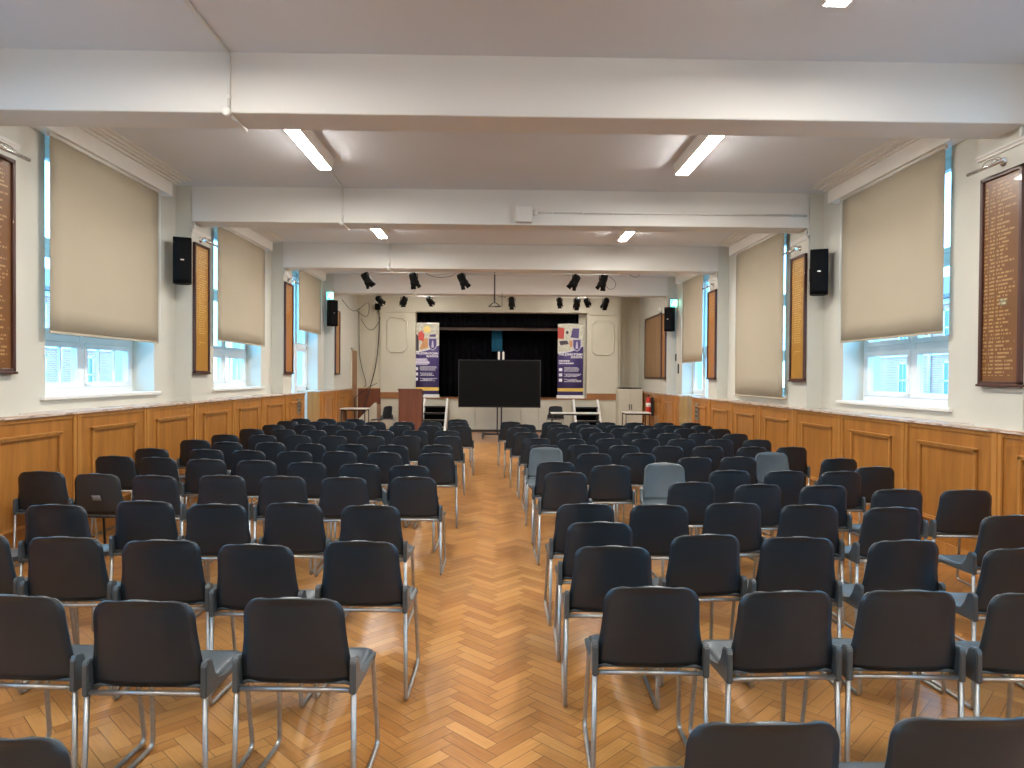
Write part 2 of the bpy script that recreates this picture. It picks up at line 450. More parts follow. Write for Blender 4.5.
# bay fascias (blind pelmets) and stepped cornices
n = 2
for s in (-1, 1):
    S = SIDE[s]
    f = MB(); c = MB()
    for b in BASES:
        ya, yb = b + .5, b + 3.50
        f.box(s*(S['P'] + .07), s*(S['B'] + .02), ya, yb, 3.955, 4.13, .004)
        for t, (dx, z0) in enumerate(((-.12, 4.187), (-.05, 4.172), (.0, 4.155), (.045, 4.128))):
            c.box(s*(S['P'] + dx), s*(S['B'] + .03), b + .37, b + 3.62 - t*.02, z0, CEIL)
        # horizontal plaster band across the pier, above the name board
        c.box(s*(S['P'] - .025), s*(S['P'] + .02), b, b + .56, 3.60, 3.625)
        c.box(s*(S['P'] - .015), s*(S['P'] + .02), b, b + .56, 3.575, 3.60)
    struct(f.build('trim_%d' % n, 'white_gloss')); struct(c.build('trim_%d' % (n+1), 'beam_paint')); n += 2

# wainscot panelling with strips, raised frames and painted ledge
def wainscot(s, ya, yb, name, ret=False):
    S = SIDE[s]; F, T = S['F'], S['Wt']
    m = MB()
    m.box(s*F, s*(S['B'] + .01), ya, yb, 0, T - .025)
    m.mi = 1
    k0 = math.floor((ya - S['off']) / 1.307); y = S['off'] + k0 * 1.307
    while y < yb + .2:
        if ya + .06 < y < yb - .06:
            m.box(s*(F - .018), s*F, y - .06, y + .06, .12, T - .03, .004)
            m.box(s*(F - .028), s*F, y - .02, y + .02, .12, T - .03, .004)
        a, b = max(y, ya) + .24, min(y + 1.307, yb) - .24
        if b - a > .3:
            zt, zb = S['ptop'], .30
            for (p, q, z0, z1) in ((a, b, zt - .035, zt), (a, b, zb, zb + .035), (a, a + .035, zb, zt), (b - .035, b, zb, zt)):
                m.box(s*(F - .022), s*F, p, q, z0, z1, .006)
                if q - p > z1 - z0: m.box(s*(F - .032), s*F, p - .01, q + .01, z1 - .008 if z0 > .5 else z0, z1 + .004 if z0 > .5 else z0 + .012)
        y += 1.307
    m.box(s*(F - .012), s*F, ya, yb, T - .06, T - .03)
    m.mi = 2; m.box(s*(F - .015), s*F, ya, yb, 0, .12, .004)
    m.mi = 3; m.box(s*(F - .03), s*(S['B'] + .005), ya, yb, T - .028, T, .006)
    return struct(m.build(name, ['oak_panel', 'oak_trim', 'oak_trim', 'worn_ledge']))
wainscot(-1, REAR, 14.50, 'trim_10'); wainscot(-1, 15.72, 19.18, 'trim_11')
wainscot(1, REAR, 14.72, 'trim_12'); wainscot(1, 15.74, 20.75, 'trim_13')
m = MB(); m.box(-4.2, -3.52, 20.09, 20.15, 0, 1.25); m.mi = 1; m.box(-4.2, -3.52, 20.07, 20.15, 1.24, 1.27)
struct(m.build('trim_14', ['lectern_wood', 'oak_trim']))
m = MB(); m.box(3.56, 4.2, 20.69, 20.75, 0, 1.22); struct(m.build('trim_15', 'lectern_wood'))

# ------------------------------------------------------------------ windows
def casement(fr, gl, s, W, y0, y1, z0, z1, fw=.055):
    x0, x1 = s*W, s*(W + .07)
    for (a, b, c, d) in ((y0, y1, z0, z0+fw), (y0, y1, z1-fw, z1), (y0, y0+fw, z0+fw+.0005, z1-fw-.0005), (y1-fw, y1, z0+fw+.0005, z1-fw-.0005)):
        fr.box(x0, x1, a, b, c, d)
    gl.box(s*(W + .03), s*(W + .036), y0+fw, y1-fw, z0+fw, z1-fw)
wn = 1
for s in (-1, 1):
    S = SIDE[s]
    for b in BASES[:4]:
        y0, y1 = wy(b, s); z0 = S['sill']; W = S['W']
        ym = (y0 + y1) / 2 - .02
        fr = MB(); gl = MB()
        fr.box(s*(W - .01), s*(W + .08), y0, y1, z0, z0 + .07); fr.box(s*(W - .01), s*(W + .08), y0, y1, HEAD - .07, HEAD)
        fr.box(s*(W - .008), s*(W + .082), y0 + .001, y0 + .07, z0 + .072, HEAD - .072); fr.box(s*(W - .008), s*(W + .082), y1 - .07, y1 - .001, z0 + .072, HEAD - .072)
        fr.box(s*(W - .014), s*(W + .076), ym - .04, ym + .04, z0 + .072, HEAD - .072)
        for zt in (2.02, 2.95):
            for (ya, yb) in ((y0 + .072, ym - .041), (ym + .041, y1 - .072)): fr.box(s*(W - .012), s*(W + .078), ya, yb, zt - .035, zt + .035)
        for (ya, yb) in ((y0 + .073, ym - .043), (ym + .043, y1 - .073)):
            for (za, zb) in ((z0 + .073, 1.982), (2.058, 2.912), (2.988, HEAD - .073)):
                casement(fr, gl, s, W - .02, ya, yb, za, zb)
                if s < 0 and za < 2:
                    for q in (1/3, 2/3): fr.box(s*(W + .005), s*(W + .03), ya + (yb-ya)*q - .012, ya + (yb-ya)*q + .012, za + .05, zb - .05)
        f = struct(fr.build('window_%d' % wn, 'upvc'))
        g = gl.build('pane', 'window_glass', f)
        sl = MB(); sl.box(s*(S['B'] - .045), s*(W), y0 - .08, y1 + .1, z0 - .035, z0 + .004, .008)
        sl.build('window_sill', 'white_gloss', f)
        hd = MB(); hd.box(s*(W - .05), s*(W - .02), ym + .02, ym + .14, z0 + .10, z0 + .118, .004); hd.build('window_handle', 'white_gloss', f)
        wn += 1
# garden doors in the last bay
dn = 1
for s in (-1, 1):
    S = SIDE[s]; b = BASES[4]; y0, y1 = wy(b, s); W = S['W']
    fr = MB(); gl = MB()
    for (a, q) in ((y0, y0 + .07), (y0 + 1.21, y0 + 1.28), (y1 - .07, y1)): fr.box(s*(W-.02), s*(W+.08), a, q, 0 if a < y1 - .5 else S['Wt'], HEAD)
    fr.box(s*(W-.02), s*(W+.08), y0, y1, 2.25, 2.33); fr.box(s*(W-.02), s*(W+.08), y0, y1, HEAD - .07, HEAD)
    fr.box(s*(W-.02), s*(W+.08), y0 + 1.28, y1, S['Wt'], S['Wt'] + .07)
    casement(fr, gl, s, W, y0 + .07, y0 + 1.21, 2.33, HEAD - .07)
    casement(fr, gl, s, W, y0 + 1.28, y1 - .07, 2.33, HEAD - .07)
    casement(fr, gl, s, W, y0 + 1.28, y1 - .07, S['Wt'] + .07, 2.25)
    f = struct(fr.build('door_%d' % dn, 'upvc'))
    gl.build('pane', 'window_glass', f)
    lf = MB(); g2 = MB()
    casement(lf, g2, s, W - .015, y0 + .08, y0 + 1.20, .02, 2.25, .13); lf.box(s*(W-.015), s*(W+.05), y0 + .1, y0 + 1.18, .9, 1.03)
    l = lf.build('door_leaf', 'upvc', f); g2.build('pane', 'window_glass', l)
    h = MB(); h.tube([(s*(W-.03), y0+.16, 1.08), (s*(W-.08), y0+.16, 1.08), (s*(W-.08), y0+.30, 1.08)], .01); h.build('door_handle', 'chrome', l)
    dn += 1
# inner wooden door on the left, near the stage
d = MB(); x = -4.2
d.mi = 0
for (a, b_, z0, z1) in ((19.2, 19.27, 0, 2.42), (19.98, 20.05, 0, 2.42), (19.2, 20.05, 2.35, 2.42)): d.box(x - .02, x + .03, a, b_, z0, z1, .005)
dr = struct(d.build('door_3', 'cream_panel'))
lf = MB(); lf.box(x - .01, x + .018, 19.27, 19.98, .01, 2.35)
for z0, z1 in ((.2, 1.0), (1.2, 2.2)):
    lf.box(x + .018, x + .024, 19.38, 19.87, z0, z1, .004)
l = lf.build('door_leaf', 'door_wood', dr)
h = MB(); h.tube([(x + .02, 19.34, 1.05), (x + .07, 19.34, 1.05), (x + .07, 19.45, 1.05)], .009); h.build('door_handle', 'chrome', l)

# ------------------------------------------------------------------ outside: courtyard and brick ranges seen through the glass
struct(MB().box(-40, -OUT, -20, 50, -.3, -.12).build('courtyard_ground', 'tarmac'))
struct(MB().box(OUT, 40, -20, 50, -.3, -.12).build('courtyard_ground', 'tarmac'))
for s, nm in ((-1, 'two-storey red brick building outside the lectern-side windows'), (1, 'red brick building with white gutters outside the cabinet-side windows')):
    X = 18.0
    bd = empty('brick_building', (s*X, 14, -.12))
    bd['label'] = nm; bd['category'] = 'building'
    bw = MB(); bw.box(0, s*6, -22, 26, 0, 5.0); bw.build('brick_wall', 'brickwork', bd)
    rf = MB(); rf.prism([(-.4*s, 5.0), (6.4*s, 5.0), (6.4*s, 5.15), (3*s, 6.6), (-.4*s, 5.15)], 'y', -22.3, 26.3); rf.build('roof', 'roof_tile', bd)
    gt = MB(); gt.box(-.12*s, 0, -22, 26, 4.80, 5.0); gt.build('gutter', 'white_gloss', bd)
    gt = MB(); gt.box(-.06*s, 0, -22, 26, 2.75, 2.95); gt.build('string_course', 'white_gloss', bd)
    y = -19.0
    k = 0
    while y < 24:
        for z0, z1 in ((.9, 2.5), (3.1, 4.6)):
            fr = MB(); x0, x1 = -s*.03, s*.04
            for (a, b_, c, e) in ((0, 1.3, z0, z0+.08), (0, 1.3, z1-.08, z1), (0, .08, z0, z1), (1.22, 1.3, z0, z1), (.61, .69, z0, z1), (0, 1.3, (z0+z1)/2-.03, (z0+z1)/2+.03)):
                fr.box(x0, x1, y + a, y + b_, c, e)
            for q in (.33, .97): fr.box(x0*.5, x1, y + q - .015, y + q + .015, z0, z1)
            wf = fr.build('window', 'white_gloss', bd)
            g = MB(); g.box(-s*.01, s*.02, y + .05, y + 1.25, z0 + .05, z1 - .05); g.build('pane', 'dark_glass', wf)
        if k % 2 == 0:
            p = MB(); p.tube([(-s*.08, y + 2.1, 0), (-s*.08, y + 2.1, 4.8)], .055); p.build('drainpipe', 'white_gloss', bd)
        y += 3.1; k += 1

# ------------------------------------------------------------------ blinds
def blind(s, y0, y1, zb, label):
    S = SIDE[s]; x = S['P'] + .13
    t = empty('roller_blind', (s*x, (y0+y1)/2, 3.95)); tag(t, label, 'blind', 'roller blinds over the windows')
    h = (y1 - y0)/2; dz = zb - 3.95
    fb = MB()
    fb.sheet(lambda u, v: (s*(.004*math.sin(u*9)), -h + 2*h*u, dz*v), 10, 8, .0012); fb.build('fabric', 'blind_fabric', t)
    rb = MB(); rb.tube([(s*.0, -h - .01, -.005), (s*.0, h + .01, -.005)], .02, 10); rb.build('roller_tube', 'white_gloss', t)
    bb = MB(); bb.box(-.008, .008, -h, h, dz - .012, dz + .012, .003); bb.build('bottom_bar', 'blind_fabric', t)
    ch = MB(); ch.tube([(-s*.012, h + .018, -.02), (-s*.012, h + .022, -1.9)], .003, 5); ch.build('chain', 'white_gloss', t)
    br = MB()
    for e in (-1, 1): br.box(-.02, .02, e*(h + .012) - .004, e*(h + .012) + .004, -.035, .02)
    br.build('bracket', 'white_gloss', t)
    return t
blind(-1, 6.62, 8.70, 2.045, 'beige roller blind half lowered beside the lectern-side board closest to the camera')
blind(-1, 10.50, 12.60, 2.17, 'beige roller blind half lowered, between the two upright speakers of the lectern-side wall')
blind(-1, 14.70, 16.50, 2.62, 'beige roller blind over the glazed door on the lectern side')
blind(1, 6.66, 8.68, 2.115, 'beige roller blind half lowered over the window showing red brick outside')
blind(1, 10.46, 12.60, 1.33, 'beige roller blind pulled right down to the ledge')
blind(1, 14.65, 16.30, 2.00, 'beige roller blind over the glazed door on the cabinet side')

# ------------------------------------------------------------------ name boards, picture lights, wall speakers
BW = .50
for nm_, fl_ in (('', 0.), ('_b', .50)):
    mat_roll('roll_brown' + nm_, (.20, .085, .022), (.15, .055, .014), (.50, .31, .13), 31., [(.04, .10, 0, -.82, .84), (.12, .18, .0, -.82, .84), (.20, .42, .16, -.82, .84)], fl_)
    mat_roll('roll_gold' + nm_, (.42, .20, .035), (.50, .26, .05), (.74, .50, .17), 31., [(.04, .11, 0, -.35, .80), (.14, .42, .10, -.35, .80), (.14, .42, .30, -.52, -.46)], fl_)
    mat_roll('roll_plain' + nm_, (.34, .13, .022), (.42, .17, .035), (.60, .33, .10), 31., [(.05, .38, .12, .3, .78)], fl_)
def name_board(s, y0, y1, z0, z1, roll, label, x=None):
    X = SIDE[s]['P'] if x is None else x
    h = (z1 - z0) / 2; t = empty('honours_board', (s*X, y0, (z0+z1)/2)); w = y1 - y0
    tag(t, label, 'board', 'gilt lettered name boards on the piers')
    p = MB(); p.box(-s*.004, -s*.022, .02, w - .02, -h + .02, h - .02); p.build('panel', roll + ('_b' if s > 0 else ''), t)
    f = MB()
    fw = .035
    for (a, b, c, d) in ((0, w, -h, -h+fw), (0, w, h-fw, h), (0, fw, -h, h), (w-fw, w, -h, h)):
        f.box(-s*.002, -s*.042, a, b, c, d, .005)
    f.box(-s*.002, -s*.05, -.012, w + .012, -h - .012, -h + .01, .003)
    f.build('frame', 'dark_frame', t)
    return t
def picture_light(s, yc, z, label):
    X = SIDE[s]['P']
    t = empty('picture_light', (s*X, yc, z)); tag(t, label, 'lamp', 'chrome picture lights above the name boards')
    r = MB(); r.lathe([(.04, 0), (.04, -s*.006), (.028, -s*.016), (.012, -s*.022)], (0, 0, .03), 'x', 14); r.build('wall_rose', 'chrome', t)
    for o in (-.03, .03):
        a = MB(); a.tube(rounded_path([(-s*.015, o*.3, .03), (-s*.06, o, .07), (-s*.13, o*1.6, .035), (-s*.15, o*1.7, -.01)], .03), .0055, 6); a.build('arm', 'chrome', t)
    b = MB(); b.tube([(-s*.155, -.22, -.02), (-s*.155, .22, -.02)], .016, 10); b.build('lamp_tube', 'chrome', t)
for s, z0, z1, yo in ((-1, 1.67, 3.45, 0), (1, 1.62, 3.38, 0)):
    sd = 'lectern-side' if s < 0 else 'cabinet-side'
    name_board(s, 5.44, 5.925, z0 - .02, z1 + .02, 'roll_brown', ('dark framed brown name board at the lectern-side wall, cut by the picture edge', 'dark framed brown name board with dense gilt names, cut by the picture edge')[s > 0])
    name_board(s, 9.36, 9.84, z0 - .01, z1, 'roll_gold', 'golden name board behind the %s upright speaker beyond the first blind' % sd)
    name_board(s, 13.27, 13.79, z0, z1, 'roll_plain', 'narrow red-brown name board between second and third blinds on the %s wall' % sd)
    for yc, w in ((5.70, 'the brown name board cut by the picture edge'), (9.60, 'the golden name board behind the speaker')):
        picture_light(s, yc, (3.49 if s < 0 else 3.46), 'chrome swan-arm picture light above %s, %s wall' % (w, sd))
    picture_light(s, 13.53, (3.49 if s < 0 else 3.46), 'small chrome picture light above the red-brown name board, %s wall' % sd)
name_board(-1, 17.32, 17.80, 1.67, 3.3, 'roll_plain', 'slim brown name board below the rear lectern-side speaker, near the inner door')
name_board(1, 17.30, 17.72, 1.62, 3.3, 'roll_plain', 'slim brown board beside the wide plank notice board')
t = empty('notice_board', (4.25, 18.8, 2.47)); tag(t, 'wide plank-brown framed notice board above the white cabinet end of the panelling', 'notice board')
p = MB()
for k in range(6): p.box(-.02, -.005, -.98 + k*.327, -.66 + k*.327, -.83, .83, .002)
p.build('panel', 'noticeboard_wood', t)
f = MB()
for (a, b, c, d) in ((-1.02, 1.02, -.87, -.82), (-1.02, 1.02, .82, .87), (-1.02, -.97, -.87, .87), (.97, 1.02, -.87, .87)): f.box(-.035, 0, a, b, c, d, .004)
f.build('frame', 'dark_frame', t)

def wall_speaker(s, x, y, zc, yaw, h, label):
    t = empty('wall_speaker', (x, y, zc), yaw); tag(t, label, 'speaker', 'black wall speakers')
    w, d = .112, .115
    c = MB(); c.prism([(-w, -d), (w, -d), (w, d*.3), (w*.6, d), (-w*.6, d), (-w, d*.3)], 'z', -h/2, h/2)
    bmesh.ops.bevel(c.bm, geom=c.bm.edges[:], offset=.006, segments=2, affect='EDGES'); c.build('cabinet', 'speaker_black', t)
    g = MB(); g.sheet(lambda u, v: ((u-.5)*.205, -d - .006 - .008*math.sin(u*PI)*1, (v-.5)*(h-.03)), 10, 12, .004); g.build('grille', 'speaker_black', t)
    l = MB(); l.box(-.022, .022, -d - .018, -d - .012, -.006, .010); l.build('badge', 'chrome', t)
    iv = Matrix.Rotation(-yaw, 4, 'Z'); yw = (9.335 if y < 12 else 17.275) - y; xo = s*(SIDE[s]['P'] + .05) - x
    A = iv @ Vector((xo, yw, 0)); b = MB(); b.tube([(0, d*.8, 0), (0, d + .04, 0), A], .016, 8)
    q = MB(); q.box(-.04, .04, -.012, 0, -.09, .09, .003); bmesh.ops.transform(q.bm, matrix=iv @ Matrix.Translation((xo, yw, 0)), verts=q.bm.verts[:])
    q.build('wall_plate', 'black_steel', t); b.build('bracket', 'black_steel', t)
wall_speaker(-1, -4.215, 9.10, 3.14, .42, .60, 'black upright speaker by the golden lectern-side name board')
wall_speaker(1, 4.285, 9.10, 3.07, -.42, .60, 'black upright speaker by the golden cabinet-side name board')
wall_speaker(-1, -4.20, 17.03, 3.18, .75, .64, 'black upright speaker under the green sign, lectern side')
wall_speaker(1, 4.27, 17.03, 3.10, -.75, .60, 'black upright speaker under the green sign, cabinet side')

def exit_sign(s, x, y, z, label):
    t = empty('exit_sign', (x, y, z)); tag(t, label, 'sign', 'green lit exit signs')
    c = MB(); c.box(-.085, .085, -.01, .02, -.10, .10, .004); c.build('housing', 'white_gloss', t)
    f = MB(); f.box(-.078, .078, -.016, -.0105, -.09, .09); f.build('face', 'exit_glow', t)
    m = MB()   # running figure, arrow and doorway
    m.lathe([(.001, -.022), (.014, -.021), (.014, -.017), (.001, -.016)], (.012, 0, .052), 'y', 8)
    for a, b in (((.01, .035), (-.005, -.005)), ((-.005, -.005), (.025, -.03)), ((.025, -.03), (.015, -.06)), ((-.005, -.005), (-.035, -.025)), ((-.035, -.025), (-.05, -.05)), ((.01, .03), (.04, .01)), ((.01, .03), (-.025, .02))):
        m.tube([(a[0], -.018, a[1]), (b[0], -.018, b[1])], .0055, 6)
    m.box(.05, .07, -.0185, -.0165, -.07, .07)
    m.build('pictogram', 'exit_white', t)
    b = MB(); b.tube([(0, .005, .10), (0, .005, .16), (-s*.0, .28, .16)], .006, 6); b.build('bracket', 'white_gloss', t)
exit_sign(-1, -4.23, 16.98, 3.61, 'small green lit exit sign above the speaker, lectern side')
exit_sign(1, 4.34, 16.98, 3.50, 'small green lit exit sign above the speaker, cabinet side')

# small fittings
def plate(name, s, y, z, w, h, mat, label, cat, x=None):
    X = SIDE[s]['F'] if x is None else x
    m = MB(); m.box(-s*.002, -s*.02, -w/2, w/2, -h/2, h/2, .004)
    o = m.build(name, mat, None, (s*X, y, z)); tag(o, label, cat)
    k = MB()
    for q in (-.25, 0, .25): k.box(-s*.018, -s*.026, -w*.3, w*.3, h*q - .012, h*q + .012, .003)
    k.build('control', 'black_steel', o); return o
plate('switch_plate', -1, 14.05, 1.0, .22, .32, 'brass_plate', 'grey metal switch plate on the panelling before the lectern-side door', 'switch plate')
plate('switch_plate', 1, 14.30, .92, .24, .36, 'brass_plate', 'grey metal switch plate on the panelling before the cabinet-side door', 'switch plate')
plate('door_control', -1, 14.0, 1.98, .08, .22, 'black_steel', 'small dark control box on the pier before the lectern-side door', 'switch', 4.42)
plate('door_control', 1, 16.9, 1.86, .08, .24, 'black_steel', 'small dark lower control box beyond the cabinet-side door', 'switch', 4.46)
plate('door_control', 1, 17.15, 2.15, .08, .18, 'black_steel', 'small dark upper control box beyond the cabinet-side door', 'switch', 4.46)
m = MB(); m.lathe([(.001, 0), (.07, 0), (.085, -.03), (.07, -.06), (.02, -.07), (.001, -.07)], (0, 0, 0), 'x', 16)
o = m.build('alarm_sounder', 'white_gloss', None, (4.25, 17.95, 3.42)); tag(o, 'white round alarm sounder above the plank notice board', 'alarm')

# fire extinguisher on the right panelling
t = empty('fire_extinguisher', (4.03, 18.35, 0)); tag(t, 'red fire extinguisher against the panelling beside the white cabinet', 'fire extinguisher')
m = MB(); m.lathe([(.001, .62), (.06, .62), (.066, .65), (.066, 1.03), (.05, 1.08), (.025, 1.10), (.02, 1.13)], sides=16); m.build('body', 'red_paint', t)
m = MB(); m.lathe([(.0665, .84), (.0675, .84), (.0675, .95), (.0665, .95)], sides=16); m.build('instruction_band', 'white_gloss', t)
m = MB(); m.box(-.02, .02, -.02, .02, 1.12, 1.16, .004); m.box(-.10, .03, -.012, .012, 1.16, 1.175); m.box(-.09, .02, -.012, .012, 1.13, 1.14); m.build('valve_handle', 'black_steel', t)
m = MB(); m.tube(rounded_path([(-.02, .02, 1.13), (-.07, .04, 1.12), (-.10, .05, .95), (-.095, .05, .75)], .04), .009); m.build('hose', 'cable_black', t)
m = MB(); m.box(.066, .13, -.06, .06, .6, 1.1, .004); m.build('wall_bracket', 'black_steel', t)

# ------------------------------------------------------------------ ceiling lamps, conduits, boxes
def ceiling_lamp(x, y, l, label, lens='lamp_lens'):
    sx = 1 if x < 0 else -1
    t = empty('ceiling_lamp', (x, y, CEIL)); tag(t, label, 'ceiling light', 'slim linear ceiling lamps')
    h = MB(); h.prism([(-.075, -.115), (.075, -.115), (.11, 0), (-.085, 0)] if sx > 0 else [(-.075, -.115), (.075, -.115), (.085, 0), (-.11, 0)], 'y', -l/2, l/2)
    h.build('housing', 'white_gloss', t)
    e = MB()
    for q in (-1, 1): e.box(-.078, .078, q*l/2 - .004, q*l/2 + .004, -.118, -.06)
    e.build('end_cap', 'white_gloss', t)
    d = MB(); d.box(-.066, .066, -l/2 + .01, l/2 - .01, -.125, -.1155); d.build('diffuser', lens, t)
for s, nm in ((-1, 'lectern side'), (1, 'cabinet side')):
    x = -2.085 if s < 0 else 2.17
    for y, w in ((-.6, 'added unseen far behind the camera'), (3.72, 'just overhead, mostly out of the picture'), (7.45, 'in the first bay beyond the beam'), (11.45, 'small, in the second bay'), (14.75, 'added unseen above the third bay'), (18.35, 'added unseen above the steps')):  # lamps behind camera and beyond third beam are unseen, added for even light
        ceiling_lamp(x, y + (.05 if s > 0 else 0), 1.33, 'lit linear ceiling lamp, %s, %s' % (nm, w), 'added_lens_dim' if y > 18 else 'lamp_lens')
def conduit(path, label, r=.0135, mat='beam_paint', clips=0):
    m = MB(); m.tube(path, r, 8)
    o = m.build('conduit', mat); tag(o, label, 'conduit', 'painted conduits on the ceiling and beams')
    if clips:
        a, b = Vector(path[0]), Vector(path[-1])
        for k in range(clips):
            c = MB(); p = a.lerp(b, (k + .5) / clips); c.box(p.x - .014, p.x + .014, p.y - .014, p.y + .014, p.z - .014, p.z + .014, .003)
            c.build('clip', mat, o)
    return o
XC = -2.155
bn = ['the beam behind the camera', 'the beam nearest overhead', 'the first beam', 'the second beam', 'the third beam', 'the fourth beam']
BY = [-2.38, 1.53, 5.45, 9.34, 13.25, 17.28]
for k in range(2, 6):
    y = BY[k]; nm = ['', '', 'largest', 'second', 'third', 'stage-end'][k]
    conduit([(XC, y - .013, 4.19), (XC, y - .013, 3.72)], 'short vertical conduit on the face of the %s beam' % nm, clips=2)
    conduit([(XC, y + .02, 3.708), (XC, y + .36, 3.708)], 'conduit under the %s beam' % nm)
    j = MB(); j.lathe([(.001, -.028), (.028, -.026), (.034, -.012), (.034, .012), (.028, .026), (.001, .028)], (0, 0, 0), 'y', 16)
    o = j.build('junction_box', 'white_gloss', None, (XC - .012, y - .03, 3.715)); tag(o, 'round white conduit box at the lower edge of the %s beam' % nm, 'junction box', 'round conduit boxes')
conduit([(XC, 3.1, 4.188), (XC, 5.43, 4.188)], 'ceiling conduit running up to the largest beam', clips=4)
conduit([(XC + .05, 8.13, 4.188), (XC, 9.32, 4.188)], 'ceiling conduit between a lit lamp and the second beam', clips=3)
conduit([(XC + .05, 12.13, 4.188), (XC, 13.23, 4.188)], 'ceiling conduit between a lit lamp and the third beam', clips=2)
conduit([(.50, 9.325, 3.89), (4.22, 9.325, 3.89)], 'long horizontal conduit along the second beam', clips=9)
t = empty('beam_box', (.315, 9.34, 3.86)); tag(t, 'grey square cable box on the middle of the second beam', 'box')
m = MB(); m.box(-.125, .115, -.09, 0, -.115, .115, .018); m.build('casing', 'beam_paint', t)
m = MB(); m.lathe([(.02, .115), (.04, .125), (.04, .16), (.02, .185), (.0105, .19)], (0, -.015, .03), 'x', 12); m.build('cable_gland', 'beam_paint', t)
for s, nm in ((-1, 'lectern-side'), (1, 'cabinet-side')):
    P = SIDE[s]['P']
    for b in (5.45, 9.34, 13.25):
        conduit([(s*(P - .012), b + .05, 3.6), (s*(P - .012), b + .05, 3.72)], 'short riser conduit below a beam end, %s pier' % nm)

# ------------------------------------------------------------------ stage lanterns on two bars
def lantern(x, y, z, pan, tilt, kind, label):
    t = empty('stage_lantern', (x, y, z), -pan); tag(t, label, 'stage light', 'black stage lanterns')
    k = .78 if kind else .68
    c = MB(); c.tube([(0, 0, .0), (0, 0, -.05)], .014, 8); c.box(-.03, .03, -.02, .02, -.025, .005, .004); c.build('clamp', 'lantern_black', t)
    yk = MB(); yk.tube(rounded_path([(-.12*k, 0, -.13*k - .02), (-.12*k, 0, -.03), (.12*k, 0, -.03), (.12*k, 0, -.13*k - .02)], .02), .008, 6); yk.build('yoke', 'lantern_black', t)
    b = MB(); L = .15*k
    b.lathe([(.02, -L), (.085*k, -L), (.10*k, -L*.6), (.10*k, L*.4), (.115*k, L*.5), (.115*k, L), (.105*k, L), (.09*k, L*.7), (.001, L*.7)], (0, 0, 0), 'y', 14)
    M = Matrix.Translation((0, 0, -.13*k - .02)) @ Matrix.Rotation(tilt, 4, 'X')
    bmesh.ops.transform(b.bm, matrix=M, verts=b.bm.verts[:]); b.build('body', 'lantern_black', t)
    d = MB()
    for a in (0, PI/2, PI, 3*PI/2):
        ca, sa = math.cos(a), math.sin(a)
        vs = [d.bm.verts.new((ca*.085*k - sa*o, L + dd, sa*.085*k + ca*o)) for o, dd in ((-.07*k, 0), (.07*k, 0))]
        vs += [d.bm.verts.new((ca*.115*k - sa*o, L + .09*k, sa*.115*k + ca*o)) for o in (.08*k, -.08*k)]
        d.bm.faces.new(vs)
    bmesh.ops.solidify(d.bm, geom=d.bm.faces[:], thickness=.003)
    bmesh.ops.transform(d.bm, matrix=M, verts=d.bm.verts[:]); d.build('barn_door', 'lantern_black', t)
def bar(y, z, x0, x1, nm):
    m = MB(); m.tube([(x0, y, z), (x1, y, z)], .010, 8)
    o = m.build('lighting_bar', 'beam_paint'); tag(o, nm, 'lighting bar', 'lighting bars')
    k = MB(); x = x0 + .3
    while x < x1: k.tube([(x, y, z), (x, y, 3.725)], .006, 6); x += 1.35
    k.build('hanger', 'beam_paint', o)
bar(13.66, 3.700, -3.0, 2.4, 'thin lighting bar just under the third beam')
bar(17.70, 3.700, -3.4, 3.0, 'thin lighting bar just under the beam closest to the stage')
for k, (x, p, q) in enumerate(((-2.68, .9, -.95), (-1.74, .5, -1.1), (-.77, .8, -.95), (1.50, -.8, -.95), (2.06, -.5, -1.05))):
    lantern(x, 13.66, 3.70, p, q, 1, 'black stage lantern under the third beam, %s from the lectern side' % ORD[k])
for k, (x, p, q) in enumerate(((-3.14, .6, -.5), (-2.50, -.3, -.35), (-1.84, .4, -.5), (.29, .1, -.9), (1.54, .2, -.8), (1.99, 0., -.9), (2.25, .4, -.4), (2.74, -.2, -.7))):
    lantern(x, 17.70, 3.70, p, q, k % 2, 'black stage lantern under the beam closest to the stage, %s from the lectern side' % ORD[k])
for x, y, nm in ((-3.60, 20.13, 'lectern side'), (3.66, 20.73, 'cabinet side')):
    t = empty('stage_speaker', (x, y, 3.66)); tag(t, 'small black box speaker beside the stage pilaster, ' + nm, 'speaker', 'small speakers beside the stage')
    m = MB(); m.box(-.075, .075, -.15, -.02, -.09, .09, .008); m.build('cabinet', 'speaker_black', t)
    m = MB(); m.tube([(0, -.02, 0), (0, .02 if y < 20.5 else .02, 0)], .015); m.build('bracket', 'black_steel', t)
# projector pole with empty cradle
t = empty('projector_mount', (-.135, 15.6, CEIL)); tag(t, 'black projector pole with wire cradle hanging in front of the stage', 'projector mount')
m = MB(); m.tube([(0, 0, 0), (0, 0, -.88)], .018, 10); m.build('pole', 'cable_black', t)
m = MB(); m.lathe([(.07, 0), (.07, -.012), (.03, -.03)], sides=14); m.build('ceiling_rose', 'cable_black', t)
m = MB()
for a, b in (((-.13, -.1), (.13, -.1)), ((-.13, .1), (.13, .1)), ((-.13, -.1), (-.13, .1)), ((.13, -.1), (.13, .1))):
    m.tube([(a[0], a[1], -.96), (b[0], b[1], -.96)], .006, 6)
for a in ((-.13, -.1), (.13, -.1), (-.13, .1), (.13, .1)): m.tube([(0, 0, -.87), (a[0]*.5, a[1]*.5, -.90), (a[0], a[1], -.96)], .006, 6)
m.tube([(.17, 0, -.64), (.17, 0, -.96)], .007, 6); m.tube([(.10, 0, -.74), (.26, 0, -.74)], .006, 6); m.tube([(.0, 0, -.96), (.17, 0, -.96)], .006, 6)
m.build('cradle', 'cable_black', t)
